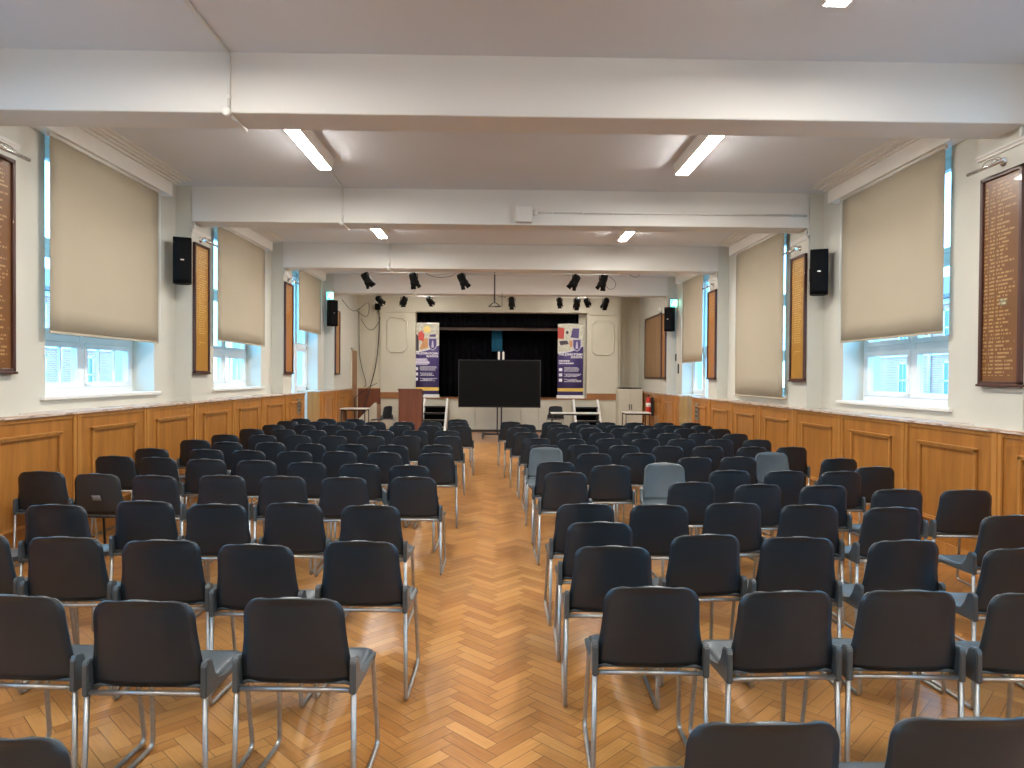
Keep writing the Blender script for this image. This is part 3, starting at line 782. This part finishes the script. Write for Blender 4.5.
# loose cables in the corners
def cable(pts, r, label, mat='cable_black'):
    P = [Vector(p) for p in pts]; out = []
    for i in range(len(P) - 1):
        p0, p1, p2, p3 = P[max(i-1, 0)], P[i], P[i+1], P[min(i+2, len(P)-1)]
        for k in range(6):
            t_ = k / 6
            out.append(.5*((2*p1) + (-p0+p2)*t_ + (2*p0-5*p1+4*p2-p3)*t_**2 + (-p0+3*p1-3*p2+p3)*t_**3))
    out.append(P[-1]); m = MB(); m.tube(out, r, 6)
    o = m.build('cable', mat); tag(o, label, 'cable', 'loose cables near the stage'); return o
cable([(-3.60, 20.10, 3.72), (-3.56, 20.08, 3.3), (-3.58, 20.08, 2.6), (-3.66, 20.06, 1.9), (-3.80, 20.0, 1.3), (-3.92, 19.9, .8), (-4.02, 19.75, .35)], .014, 'thick black cable hanging down the corner left of the stage pilaster')
cable([(-4.14, 20.0, 3.6), (-4.15, 20.08, 3.0), (-4.13, 20.1, 2.2), (-4.02, 20.1, 1.7), (-3.94, 20.1, 1.4), (-3.98, 20.05, 1.3)], .009, 'thin black cable on the wall beside the inner wooden door')
cable([(-4.15, 17.9, 3.62), (-3.9, 18.2, 3.35), (-3.6, 18.6, 3.62), (-3.75, 19.2, 3.3), (-4.15, 19.6, 3.5)], .007, 'thin looping cable high up between speaker and stage corner')
cable([(-4.10, 20.12, 3.3), (-3.95, 20.09, 3.06), (-3.78, 20.08, 2.98), (-3.62, 20.08, 3.12), (-3.53, 20.08, 3.35)], .008, 'sagging cable across the alcove wall beside the stage')
cable([(-1.5, 13.63, 3.70), (-1.4, 13.63, 3.64), (-1.2, 13.63, 3.61), (-.98, 13.63, 3.64), (-.9, 13.63, 3.70)], .005, 'thin cable loop sagging between two lanterns under the third beam')
cable([(2.12, 13.63, 3.70), (2.28, 13.63, 3.58), (2.30, 13.63, 3.46), (2.2, 13.63, 3.40), (2.12, 13.63, 3.46)], .005, 'thin cable dangling beside the last lantern under the third beam')
cable([(2.58, 13.63, 3.71), (2.66, 13.63, 3.66), (2.75, 13.63, 3.66), (2.8, 13.63, 3.71)], .005, 'short cable loop under the third beam toward the cabinet side')

# ------------------------------------------------------------------ stage dressing
def drape(x0, x1, z0, z1, y, label, folds, amp=.05, name='stage_curtain'):
    m = MB(); nu = folds * 8
    m.sheet(lambda u, v: (x0 + (x1-x0)*u, y + amp*math.sin(u*folds*2*PI)*(1 - .3*v) + .012*math.sin(u*folds*5), z0 + (z1-z0)*v), nu, 4, .004)
    o = m.build(name, 'drape_black'); tag(o, label, 'curtain'); return o
drape(-2.52, -.22, .99, 3.2, 21.6, 'black stage curtain behind the lectern-side roll-up banner', 12)
drape(-.18, 2.45, .99, 3.2, 21.7, 'black stage curtain behind the cabinet-side roll-up banner', 13)
drape(-2.46, 2.33, 3.13, 3.60, 20.62, 'black pelmet curtain across the top of the stage opening', 22, .03, 'stage_pelmet')
drape(-3.55, -2.45, .99, 4.1, 20.95, 'black side curtain in the wings on the lectern side of the stage', 5, .04, 'wing_curtain')
m = MB(); m.box(-2.5, 2.52, 0, .05, 0, .09, .004); o = m.build('stage_batten', 'batten', None, (0, 20.78, 3.04)); tag(o, 'long brownish wooden batten under the black stage pelmet', 'batten')
t = empty('blue_hanging', (-.10, 21.35, 2.42)); tag(t, 'narrow deep blue cloth hanging in the dark middle of the stage', 'hanging')
m = MB(); m.sheet(lambda u, v: (-.165 + .33*u, .01*math.sin(u*9), .66*v), 12, 4, .004); m.build('cloth', 'teal_cloth', t)
m = MB(); m.tube([(-.18, 0, .67), (.18, 0, .67)], .012); m.tube([(-.15, 0, .68), (-.15, 0, 1.6)], .003, 5); m.tube([(.15, 0, .68), (.15, 0, 1.6)], .003, 5); m.build('hanging_rod', 'black_steel', t)
for k, x in enumerate((-.03, .085)):
    t = empty('white_wireless_box', (x, 17.98, 2.085)); tag(t, ('white upright wireless box on the screen top, lectern side of the pair', 'white upright wireless box on the screen top, cabinet side of the pair')[k], 'box', 'pair of white boxes on top of the screen')
    m = MB(); m.box(-.028, .028, -.015, .015, 0, .20, .006); m.build('casing', 'white_gloss', t)
    m = MB(); m.tube([(0, 0, .2), (0, 0, .23)], .004); m.build('aerial', 'white_gloss', t)

def text_mesh(body, size, parent, loc, mat, name='lettering', align='CENTER'):
    c = bpy.data.curves.new(name, 'FONT'); c.body = body; c.size = size; c.extrude = .001; c.offset = .0035; c.align_x = align
    o = bpy.data.objects.new(name, c); COL.objects.link(o)
    me = bpy.data.meshes.new_from_object(o.evaluated_get(bpy.context.evaluated_depsgraph_get())); bpy.data.objects.remove(o)
    me.materials.clear(); me.materials.append(MATS[mat])
    for v in me.vertices: v.co = Vector((v.co.x, -v.co.z, v.co.y))
    o = bpy.data.objects.new(name, me); COL.objects.link(o); o.location = loc; o.parent = parent
    return o
plain('banner_purple', (.085, .062, .21), .3, var=.15); plain('banner_lilac', (.55, .50, .68), .5); plain('banner_text', (.82, .80, .88), .5)
plain('banner_yellow', (.80, .55, .12), .5); plain('print_cream', (.62, .60, .50), .4, var=.5, scale=14); plain('print_red', (.62, .08, .06), .4, var=.3, scale=20)
plain('print_orange', (.62, .30, .13), .4, var=.2, scale=8); plain('print_dark', (.05, .04, .06), .4, var=.3); plain('print_sun', (.95, .75, .25), .4)
def banner(x, y, yaw, flip, label):
    W, H = .38, 2.12
    t = empty('rollup_banner', (x, y, 1.0), yaw); tag(t, label, 'banner', 'purple roll-up banners on the stage')
    m = MB(); m.prism([(-.10, 0), (.10, 0), (.09, .07), (.03, .09), (-.03, .09), (-.09, .07)], 'x', -W - .02, W + .02); m.build('base_cassette', 'white_gloss', t)
    m = MB(); m.tube([(0, .03, .08), (0, .03, H + .09)], .009); m.build('support_pole', 'chrome', t)
    m = MB(); m.box(-W, W, -.012, .012, H + .08, H + .10, .003); m.build('top_rail', 'chrome', t)
    g = MB(); g.sheet(lambda u, v: (-W + 2*W*u, .0, .09 + H*v), 1, 1, .0015); p = g.build('printed_sheet', 'banner_purple', t)
    d = -.004
    def flat(pts, mat, name, k=0):
        q = MB(); q.prism(pts, 'y', d - .001*k - .001, d - .001*k); return q.build(name, mat, p)
    z0 = .09 + H*.60; z1 = .09 + H
    # picture area with curved lower edge
    low = [(-W + 2*W*i/10, z0 + .0 + .22*(i/10)**2) for i in range(11)]
    flat(low + [(W, z1 - .005), (-W, z1 - .005)], 'print_cream', 'photo_print', 0)
    lw = [(a, b - .025) for a, b in low]
    flat(lw + low[::-1], 'banner_text', 'photo_border', 1)
    if not flip:
        flat([(-W, z0+.03), (-.22, z0+.02), (-.22, z0+.45), (-W, z0+.6)], 'print_dark', 'print_shadow', 1)
        flat([(-.24, z0+.35), (-.08, z0+.30), (-.05, z0+.50), (-.14, z0+.62), (-.24, z0+.55)], 'print_red', 'print_figure', 2)
        flat([(-.2, z0+.05), (.05, z0+.12), (.05, z0+.40), (-.08, z0+.38)], 'print_orange', 'print_floor', 1)
        flat([(0.02+.11*math.cos(a*PI/8), z0+.66+.11*math.sin(a*PI/8)) for a in range(16)], 'print_sun', 'print_glow', 2)
        flat([(.1, z0+.44), (.28, z0+.44), (.28, z0+.52), (.1, z0+.50)], 'banner_purple', 'print_block', 2)
    else:
        flat([(-W, z0+.42), (-.2, z0+.40), (-.18, z0+.72), (-W, z0+.76)], 'print_red', 'print_figure', 1)
        flat([(.0, z0+.45), (.24, z0+.42), (.26, z0+.72), (.06, z0+.72)], 'banner_purple', 'print_block', 1)
        flat([(-.3, z0+.22), (-.05, z0+.25), (-.1, z0+.36), (-.34, z0+.34)], 'print_dark', 'print_shadow', 2)
        flat([(-.02, z0+.16), (.07, z0+.18), (.07, z0+.38), (-.05, z0+.34)], 'print_orange', 'print_floor', 2)
        flat([(-.10+.04*math.cos(a*PI/8), z0+.60+.05*math.sin(a*PI/8)) for a in range(16)], 'print_dark', 'print_head', 2)
    # shield emblem on the print
    sh = [(.06, z0+.40), (.06, z0+.20), (.10, z0+.09), (.19, z0+.03), (.28, z0+.09), (.32, z0+.20), (.32, z0+.40)]
    flat(sh, 'banner_lilac', 'shield_rim', 3)
    shi = [(.08, z0+.38), (.08, z0+.20), (.115, z0+.105), (.19, z0+.055), (.265, z0+.105), (.30, z0+.20), (.30, z0+.38)]
    flat(shi, 'banner_purple', 'shield', 4)
    flat([(.15, z0+.12), (.23, z0+.12), (.21, z0+.3), (.19, z0+.34), (.17, z0+.3)], 'banner_lilac', 'shield_charge', 5)
    text_mesh('THE JOHN ROAN', .092, p, (0, d - .006, z0 - .085), 'banner_text')
    text_mesh('SCHOOL', .088, p, (.19, d - .006, z0 - .165), 'banner_text')
    flat([(-W, z0-.40), (.02, z0-.40), (.1, z0-.36), (.02, z0-.2), (-W, z0-.2)], 'banner_lilac' if not flip else 'banner_purple', 'heading_band', 0)
    r2 = random.Random(3 + flip); q = MB()
    def dashes(xa, xb, z, h, gap=.25):
        xx = xa
        while xx < xb:
            l = r2.uniform(.012, .05); l = min(l, xb - xx)
            if l > .008: q.box(xx, xx + l, d - .004, d - .002, z, z + h)
            xx += l + .012
    dashes(-.34, -.02, z0-.27, .04); q.build('heading_print', 'banner_text', p); q = MB(); dashes(-.34, .1, z0-.34, .04); q.build('heading_print', 'banner_text', p); q = MB()
    z = z0 - .46
    for blk in range(3):
        for k in range(3 + (blk == 0)): dashes(-.18 + .04*(k % 2)*blk, r2.uniform(.18, .34), z, .018); z -= .034
        ic = MB(); ic.box(-.34, -.24, d - .004, d - .002, z + .04, z + .13); ic.build('icon', 'banner_text', p)
        z -= .055
        q.build('small_print', 'banner_text', p); q = MB()
    flat([(-W, .20), (W, .20), (W, .30), (-W, .30)], 'banner_yellow', 'yellow_band', 1)
    return t
banner(-2.20, 20.30, .04, 0, 'purple school roll-up banner with shield, on stage beside the lectern')
banner(2.10, 20.28, -.05, 1, 'purple school roll-up banner with shield, on stage above the cabinet-side steps')

# large display on a wheeled stand
t = empty('display_screen', (-.01, 18.0, 0), -.02); tag(t, 'large black flat display on a wheeled stand in front of the stage', 'screen')
m = MB(); m.box(-1.09, 1.09, -.03, .04, .815, 2.075, .008); m.build('casing', 'black_steel', t)
m = MB(); m.box(-1.065, 1.065, -.034, -.031, .845, 2.055); m.build('screen_panel', 'screen_glass', t)
for x in (-.055, .055):
    m = MB(); m.box(x - .018, x + .018, .05, .09, .09, 1.9, .004); m.build('upright', 'black_steel', t)
m = MB(); m.box(-.4, .4, .041, .052, 1.1, 1.8, .003); m.build('mounting_plate', 'black_steel', t)
for x in (-.42, .42):
    m = MB(); m.box(x - .03, x + .03, -.38, .42, .075, .11, .006); m.build('foot_rail', 'black_steel', t)
m = MB(); m.box(-.45, .45, .04, .10, .08, .125, .005); m.build('base_bar', 'black_steel', t)
for x in (-.42, .42):
    for y in (-.34, .38):
        m = MB(); m.lathe([(.001, -.014), (.032, -.014), (.036, -.006), (.036, .006), (.032, .014), (.001, .014)], (x, y, .036), 'x', 14); m.box(x - .006, x + .006, y - .01, y + .01, .04, .08); m.build('caster', 'black_plastic', t)

# wooden lectern
t = empty('lectern', (-2.435, 18.50, 0)); tag(t, 'dark red-brown wooden lectern in front of the stage pilaster', 'lectern')
m = MB(); m.box(-.30, .30, -.01, .02, .05, 1.26, .004); m.build('front_panel', 'lectern_wood', t)
for x in (-1, 1):
    m = MB(); m.prism([(-.0, .03), (.40, .03), (.40, 1.10), (.0, 1.25)], 'x', x*.30 - .012, x*.30 + .012); m.build('side_panel', 'lectern_wood', t)
m = MB(); m.prism([(-.03, 1.262), (.42, 1.10), (.42, 1.125), (-.03, 1.287)], 'x', -.33, .33); m.build('top', 'lectern_wood', t)
m = MB(); m.box(-.29, .29, .03, .38, .6, .62); m.build('shelf', 'lectern_wood', t)
m = MB(); m.box(-.33, .33, -.03, .43, 0, .05, .006); m.build('plinth', 'lectern_wood', t)

# stage steps
def steps(x0, x1, label):
    t = empty('stage_steps', ((x0+x1)/2, 20.005, 0)); tag(t, label, 'steps', 'steps up to the stage'); h = (x1-x0)/2
    for s in (-1, 1):
        m = MB(); m.prism([(-.05, .93), (0, .98), (0, .80), (-.85, 0), (-1.03, 0), (-1.03, .06)], 'x', s*h - .03, s*h + .03); m.build('stringer', 'white_gloss', t)
    for k in range(4):
        z = .19*(k+1); y = -1.04 + .235*k
        m = MB(); m.box(-h + .03, h - .03, y, y + .25, z - .035, z, .004); tr = m.build('tread', 'drape_black', t)
        m = MB(); m.box(-h + .03, h - .03, y - .008, y + .006, z - .03, z + .004); m.build('nosing', 'black_steel', tr)
        m = MB(); m.box(-h + .03, h - .03, y + .235, y + .245, z - .19, z - .035); m.build('riser', 'drape_black', t)
steps(-2.20, -1.54, 'stage steps with white sides and black treads beside the lectern')
steps(2.17, 2.88, 'stage steps with white sides below the cabinet-side banner')
# corner steps with solid cream side
t = empty('corner_steps', (-3.86, 20.0, 0)); tag(t, 'cream solid-sided corner steps rising to the stage behind the chairs', 'steps')
m = MB(); m.prism([(-.30, 0), (.36, 0), (.36, .86), (.30, .86), (-.30, .25)], 'y', -.62, -.57); m.build('side_panel', 'cream_panel', t)
for k in range(4):
    m = MB(); m.box(-.28 + .16*k, -.12 + .16*k, -.57, .04, .0, .2 + .2*k, .003); m.build('step', 'stage_edge', t)
m = MB(); m.tube(rounded_path([(-.28, -.52, .25), (-.28, -.52, 1.0), (.1, -.52, 1.3), (.36, -.52, 1.42)], .05), .009); m.build('handrail', 'black_steel', t)

# white two-door cabinet
t = empty('cabinet', (3.78, 19.6, 0)); tag(t, 'white two-door metal cabinet beside the stage, black trays on top', 'cabinet')
m = MB(); m.box(-.35, .35, 0, .45, .04, 1.30, .006); m.build('body', 'cream_panel', t)
m = MB(); m.box(-.33, .33, .02, .43, 0, .04); m.build('plinth', 'black_steel', t)
for s in (-1, 1):
    m = MB(); m.box(s*.004, s*.345, -.02, 0, .06, 1.285, .005); d_ = m.build('door', 'cream_panel', t)
    m = MB(); m.box(s*.02, s*.045, -.03, -.02, .70, .86, .004); m.build('handle', 'black_steel', d_)
for k, (x, y, w) in enumerate(((-.22, .2, .11), (.0, .18, .1), (.22, .22, .11))):
    m = MB(); m.box(-w, w, -.14, .14, 0, .012, .003); m.box(-w, w, -.14, -.13, 0, .035); m.box(-w, w, .13, .14, 0, .035); m.box(-w, -w + .01, -.14, .14, 0, .035); m.box(w - .01, w, -.14, .14, 0, .035)
    o = m.build('black_tray', 'black_plastic', None, (3.78 + x, 19.6 + y, 1.302)); tag(o, ('black tray on the white cabinet, at its stage side', 'black tray on the white cabinet, middle of three', 'black tray on the white cabinet, at its panelling side')[k], 'tray', 'trays on the white cabinet')

# tables
def table(x, y, w, dpt, h, yaw, label, nm='folding_table', shelf=False):
    t = empty(nm, (x, y, 0), yaw); tag(t, label, 'table')
    m = MB(); m.box(-w/2, w/2, -dpt/2, dpt/2, h - .024, h, .006); m.build('tabletop', 'laminate', t)
    m = MB()
    for (a, b, c, d_) in ((-w/2+.03, w/2-.03, -dpt/2+.03, -dpt/2+.05), (-w/2+.03, w/2-.03, dpt/2-.05, dpt/2-.03), (-w/2+.03, -w/2+.05, -dpt/2+.03, dpt/2-.03), (w/2-.05, w/2-.03, -dpt/2+.03, dpt/2-.03)):
        m.box(a, b, c, d_, h - .06, h - .024)
    m.build('apron', 'black_steel', t)
    for sx in (-1, 1):
        for sy in (-1, 1):
            m = MB(); m.tube([(sx*(w/2-.04), sy*(dpt/2-.04), h - .03), (sx*(w/2-.03), sy*(dpt/2-.03), 0)], .0125, 8); m.build('leg', 'black_steel', t)
table(-3.80, 17.95, .68, .60, .78, 0, 'small square table with pale top and dark legs by the lectern-side panelling', 'side_table')
table(3.62, 18.0, .70, .60, .715, 0, 'small pale-topped table in front of the white cabinet', 'side_table')
table(2.05, 18.5, 1.32, .55, .665, 0, 'long low pale-topped table in front of the cabinet-side stage steps')

# ------------------------------------------------------------------ chairs
def chair_back_mesh(mat):
    m = MB()
    H = .336
    def fn(u, v):
        z = .481 + H*v
        hw = .193 + .024*math.exp(-(v/.40)**2.2) - .006*max(0, v-.5)
        r = .072
        if v > 1 - r/H:
            q = (v - (1 - r/H)) / (r/H); hw -= r*(1 - math.sqrt(max(0, 1 - q*q)))
        x = (2*u - 1)
        y = -.200 - .060*v - .012*math.sin(v*PI) + (.018 + .026*min(1, v*2))*abs(x)**2.4*(1 - .25*v)
        if v > .93: y -= .012*((v-.93)/.07)
        z += .006*(1 - x*x)*v**4
        return (x*hw, y, z)
    m.sheet(lambda u, v: fn(u, 1 - (1-v)**1.6 if v > 0 else 0), 14, 20, .011, mback=1)
    return m
def chair_seat_mesh():
    m = MB()
    def fn(u, v):
        x = 2*u - 1
        hw = .220 - .010*v
        z = .471 - .014*(1 - x*x)*math.sin(min(1, v*1.05)*PI)
        if v > .86: z -= .055*((v-.86)/.14)**2
        y = -.19 + .415*v
        if v > .85: hw -= .05*((v-.85)/.15)**2.5
        if v < .1: z += .018*(1 - v/.1)
        if abs(x) > .85: z -= .012*((abs(x)-.85)/.15)
        return (x*hw, y, z)
    m.sheet(fn, 14, 16, .012)
    for s in (-1, 1):   # side flanges that run up into the back
        q = MB(); q.prism([(-.224, .448), (.12, .444), (.15, .462), (-.06, .468), (-.125, .484), (-.155, .52), (-.172, .578), (-.212, .584), (-.222, .568)], 'x', s*.210, s*.234)
        bmesh.ops.bevel(q.bm, geom=q.bm.edges[:], offset=.004, segments=2, affect='EDGES')
        me_ = bpy.data.meshes.new('flange'); q.bm.to_mesh(me_); q.bm.free(); m.bm.from_mesh(me_); bpy.data.meshes.remove(me_)
    return m
def make_chair(name, shell, legs, inner='seat_grey_sheen'):
    t = empty(name)
    chair_seat_mesh().build('seat', inner, t)
    chair_back_mesh(shell).build('backrest', [shell, inner], t)  # paler grey on the rim paints its highlight into the colour
    for s in (-1, 1):
        p = rounded_path([(s*.222, -.205, .457), (s*.229, -.222, .0105), (s*.220, .245, .0105), (s*.205, .190, .444), (s*.205, .10, .451)], [.0, .028, .045, .03, 0], 5)
        m = MB(); m.tube(p, .0105, 8); m.build('leg', legs, t)
    m = MB(); m.tube([(-.224, -.208, .460), (.224, -.208, .460)], .0105, 8); m.build('rear_crossbar', legs, t)
    m = MB(); m.tube([(-.205, .182, .437), (.205, .182, .437)], .0105, 8); m.build('front_crossbar', legs, t)
    return t
CH = {'black': make_chair('stacking_chair', 'black_plastic', 'steel_tube')}
LECTERN_SIDE = [
    [(-1.18, 1.81, 1)],
    [(-0.76, 2.78, 2), (-1.303, 2.75, 2), (-1.807, 2.81, 4)],
    [(-0.685, 3.65, 2), (-1.185, 3.58, 3), (-1.711, 3.66, -4), (-2.212, 3.72, 0), (-2.717, 3.8, 4)],
    [(-0.82, 4.59, 1), (-1.325, 4.66, 3), (-1.822, 4.61, -3), (-2.322, 4.71, 0), (-2.815, 4.57, -2), (-3.306, 4.45, 0)],
    [(-0.7, 5.81, 1), (-1.278, 5.77, -4), (-1.782, 5.81, -2), (-2.29, 5.85, -2), (-2.81, 5.83, 3), (-3.32, 5.9, 2, 'scuff'), (-3.88, 6.03, -3)],
    [(-0.825, 6.52, 2), (-1.322, 6.61, -3), (-1.823, 6.7, 1), (-2.36, 6.83, -3), (-2.882, 6.91, -4), (-3.383, 7.03, 3), (-3.88, 7.13, -2)],
    [(-0.69, 7.52, -2), (-1.224, 7.57, 4), (-1.725, 7.64, 3), (-2.225, 7.62, -2), (-2.726, 7.69, 4), (-3.23, 7.77, 0), (-3.86, 7.84, 1)],
    [(-0.751, 8.38, -2), (-1.253, 8.32, 4), (-1.757, 8.39, 2), (-2.259, 8.44, 4), (-2.79, 8.58, 3), (-3.34, 8.59, -2), (-3.84, 8.86, -1)],
    [(-0.72, 9.56, -3), (-1.275, 9.56, -3), (-1.772, 9.55, -3), (-2.272, 9.51, -2), (-2.765, 9.58, 1), (-3.266, 9.6, -4), (-3.77, 9.63, 1)],
    [(-0.786, 10.49, -1), (-1.278, 10.49, -1), (-1.766, 10.46, 1), (-2.28, 10.5, 0), (-2.79, 10.49, -1), (-3.279, 10.58, 0), (-3.771, 10.64, 1)],
    [(-0.66, 11.43, -2), (-1.152, 11.5, 2), (-1.648, 11.49, -2), (-2.21, 11.45, 1), (-2.742, 11.47, 1), (-3.238, 11.52, -2), (-3.73, 11.52, 1)],
    [(-0.736, 12.36, -1), (-1.224, 12.45, 0), (-1.72, 12.41, -2), (-2.22, 12.33, -2), (-2.727, 12.32, -1), (-3.223, 12.34, 2), (-3.79, 12.43, -1)],
    [(-0.79, 13.17, 1), (-2.72, 13.09, 2), (-3.267, 13.13, 2), (-3.763, 13.14, -1)],
]
CABINET_SIDE = [
    [(0.65, 1.87, -1), (1.17, 1.89, 0)],
    [(0.62, 2.92, 2), (1.12, 2.87, -3), (1.63, 2.88, 2), (2.13, 2.85, 2)],
    [(0.573, 3.56, 3), (1.083, 3.81, -4), (1.587, 3.76, 4), (2.089, 3.7, -3), (2.586, 3.54, -1)],
    [(0.581, 4.11, 1), (1.059, 4.64, 3), (1.557, 4.72, -1), (2.057, 4.66, 3), (2.554, 4.58, 0), (3.14, 4.34, -2)],
    [(0.563, 4.67, -1), (1.518, 5.59, -3), (2.015, 5.5, -3), (2.515, 5.46, -3), (3.012, 5.29, 2), (3.53, 5.27, 4)],
    [(0.565, 6.12, -3), (1.045, 6.59, -1), (1.568, 6.27, 184, 'rev'), (2.069, 6.28, 0), (2.558, 6.26, -1), (3.053, 6.25, -2), (3.546, 6.57, 1)],
    [(0.565, 6.82, 3), (1.026, 7.57, 0), (1.515, 7.61, -1), (2.019, 7.25, -4), (2.521, 7.31, 3), (3.028, 7.25, 176, 'rev'), (3.532, 7.22, 0)],
    [(0.53, 7.66, 183, 'rev'), (0.531, 8.44, -3), (1.028, 8.49, 2), (1.529, 8.44, 4), (2.031, 8.37, 1), (2.527, 8.39, 2), (3.024, 8.33, -3), (3.521, 8.36, -1)],
    [(0.481, 9.31, -3), (0.977, 9.28, 3), (1.473, 9.34, -2), (1.966, 9.33, 0), (2.468, 9.32, 4), (2.972, 9.32, 3), (3.473, 9.28, 4)],
    [(0.39, 10.23, 0), (1.029, 10.22, 0), (1.521, 10.26, 1), (2.009, 10.26, 0), (2.501, 10.22, -1), (3.0, 10.27, 0), (3.49, 10.23, -1)],
    [(0.31, 11.17, 0), (0.982, 11.14, 2), (1.478, 11.15, 2), (1.97, 11.11, 1), (2.5, 11.12, 0), (3.0, 11.16, -1), (3.54, 11.13, -2)],
    [(0.43, 11.91, -1), (1.022, 11.93, 1), (1.509, 11.9, 1), (2.001, 11.85, -1), (2.488, 11.8, 1), (2.989, 11.86, 1), (3.481, 11.85, 1)],
    [(0.21, 12.6, 1), (0.966, 12.57, 1), (1.458, 12.59, -1), (1.946, 12.59, 1), (2.45, 12.56, -1), (3.0, 12.56, 0), (3.5, 12.58, 1)],
]

used = {}
def put(kind, x, y, a, label, group):
    proto = CH[kind]
    if kind not in used:
        used[kind] = 1; t = proto; t.location = (x, y, 0); t.rotation_euler = (0, 0, -math.radians(a))
    else: t = copy_tree(proto, (x, y, 0), -math.radians(a))
    tag(t, label, 'chair', group); return t
SPECIAL = {}
for blk, rows in (('lectern side', LECTERN_SIDE), ('cabinet side', CABINET_SIDE)):
    n = len(rows)
    for k, row in enumerate(rows):
        for j, ch in enumerate(row):
            x, y, a = ch[:3]; fl = ch[3] if len(ch) > 3 else ''
            rown = ORD[n - 1 - k]
            lab = 'black plastic chair, %s of aisle, %s row from the stage, %s from the aisle' % (blk, rown, ORD[j])
            kind = 'black'
            if fl == 'rev':
                kind = 'grey'
                lab = 'grey plastic chair turned to face the camera, %s row from the stage, %s from aisle' % (rown, ORD[j])
            if fl == 'scuff':
                kind = 'scuff'
                lab = 'dark chair with black legs and a whitish scuffed mark, %s of the aisle' % blk
            if kind not in CH:
                if kind == 'grey': CH['grey'] = make_chair('stacking_chair', 'grey_plastic', 'steel_tube', 'grey_plastic')
                else:
                    CH['scuff'] = make_chair('stacking_chair', 'charcoal_plastic', 'black_steel')
                    b = MB()
                    b.sheet(lambda u, v: (-.02 + .07*u, -.2465 - .02*v, .60 + .045*v), 6, 3, .001)
                    b.build('scuff_mark', 'scuff_white', CH['scuff'])
            put(kind, x, y, a, lab, 'black stacking chairs in rows, ' + blk if kind == 'black' else None)
# odd chairs by the stage
t = copy_tree(CH['black'], (-3.20, 18.45, 0), math.radians(62)); tag(t, 'grey-black chair turned sideways in front of the cream corner steps', 'chair')
t = copy_tree(CH['black'], (1.56, 19.15, 0), 0); tag(t, 'black chair under the cabinet-side banner, behind the long low table', 'chair')

# ------------------------------------------------------------------ camera, sky, view
def cam_axes(yaw, pitch, roll):
    F = Vector((math.sin(yaw)*math.cos(pitch), math.cos(yaw)*math.cos(pitch), math.sin(pitch)))
    R = Vector((math.cos(yaw), -math.sin(yaw), 0)); U = R.cross(F)
    return R*math.cos(roll) + U*math.sin(roll), -R*math.sin(roll) + U*math.cos(roll), F
R_, U_, F_ = cam_axes(math.radians(1.02), math.radians(-.67), math.radians(.40))
cd = bpy.data.cameras.new('camera'); cam = bpy.data.objects.new('camera', cd); COL.objects.link(cam)
cd.sensor_width = 36; cd.lens = 680/1024*36; cd.clip_start = .05; cd.clip_end = 200
M = Matrix((( R_.x, U_.x, -F_.x, 0), (R_.y, U_.y, -F_.y, 0), (R_.z, U_.z, -F_.z, 1.65), (0, 0, 0, 1)))
cam.matrix_world = M
SC.camera = cam
w = bpy.data.worlds.new('sky'); SC.world = w; w.use_nodes = True
bg = w.node_tree.nodes['Background']; bg.inputs[0].default_value = (.20, .58, 1.0, 1); bg.inputs[1].default_value = SKY
SC.view_settings.view_transform = 'Standard'; SC.view_settings.look = 'None'
SC.view_settings.exposure = EXPO; SC.view_settings.gamma = 1.0; SC.view_settings.use_curve_mapping = False
SC.cycles.max_bounces = 10; SC.cycles.diffuse_bounces = 6; SC.cycles.glossy_bounces = 3; SC.cycles.transparent_max_bounces = 8
SC.cycles.use_denoising = True; SC.cycles.sample_clamp_indirect = 4.0
try: SC.cycles.denoiser = 'OPENIMAGEDENOISE'
except Exception: pass
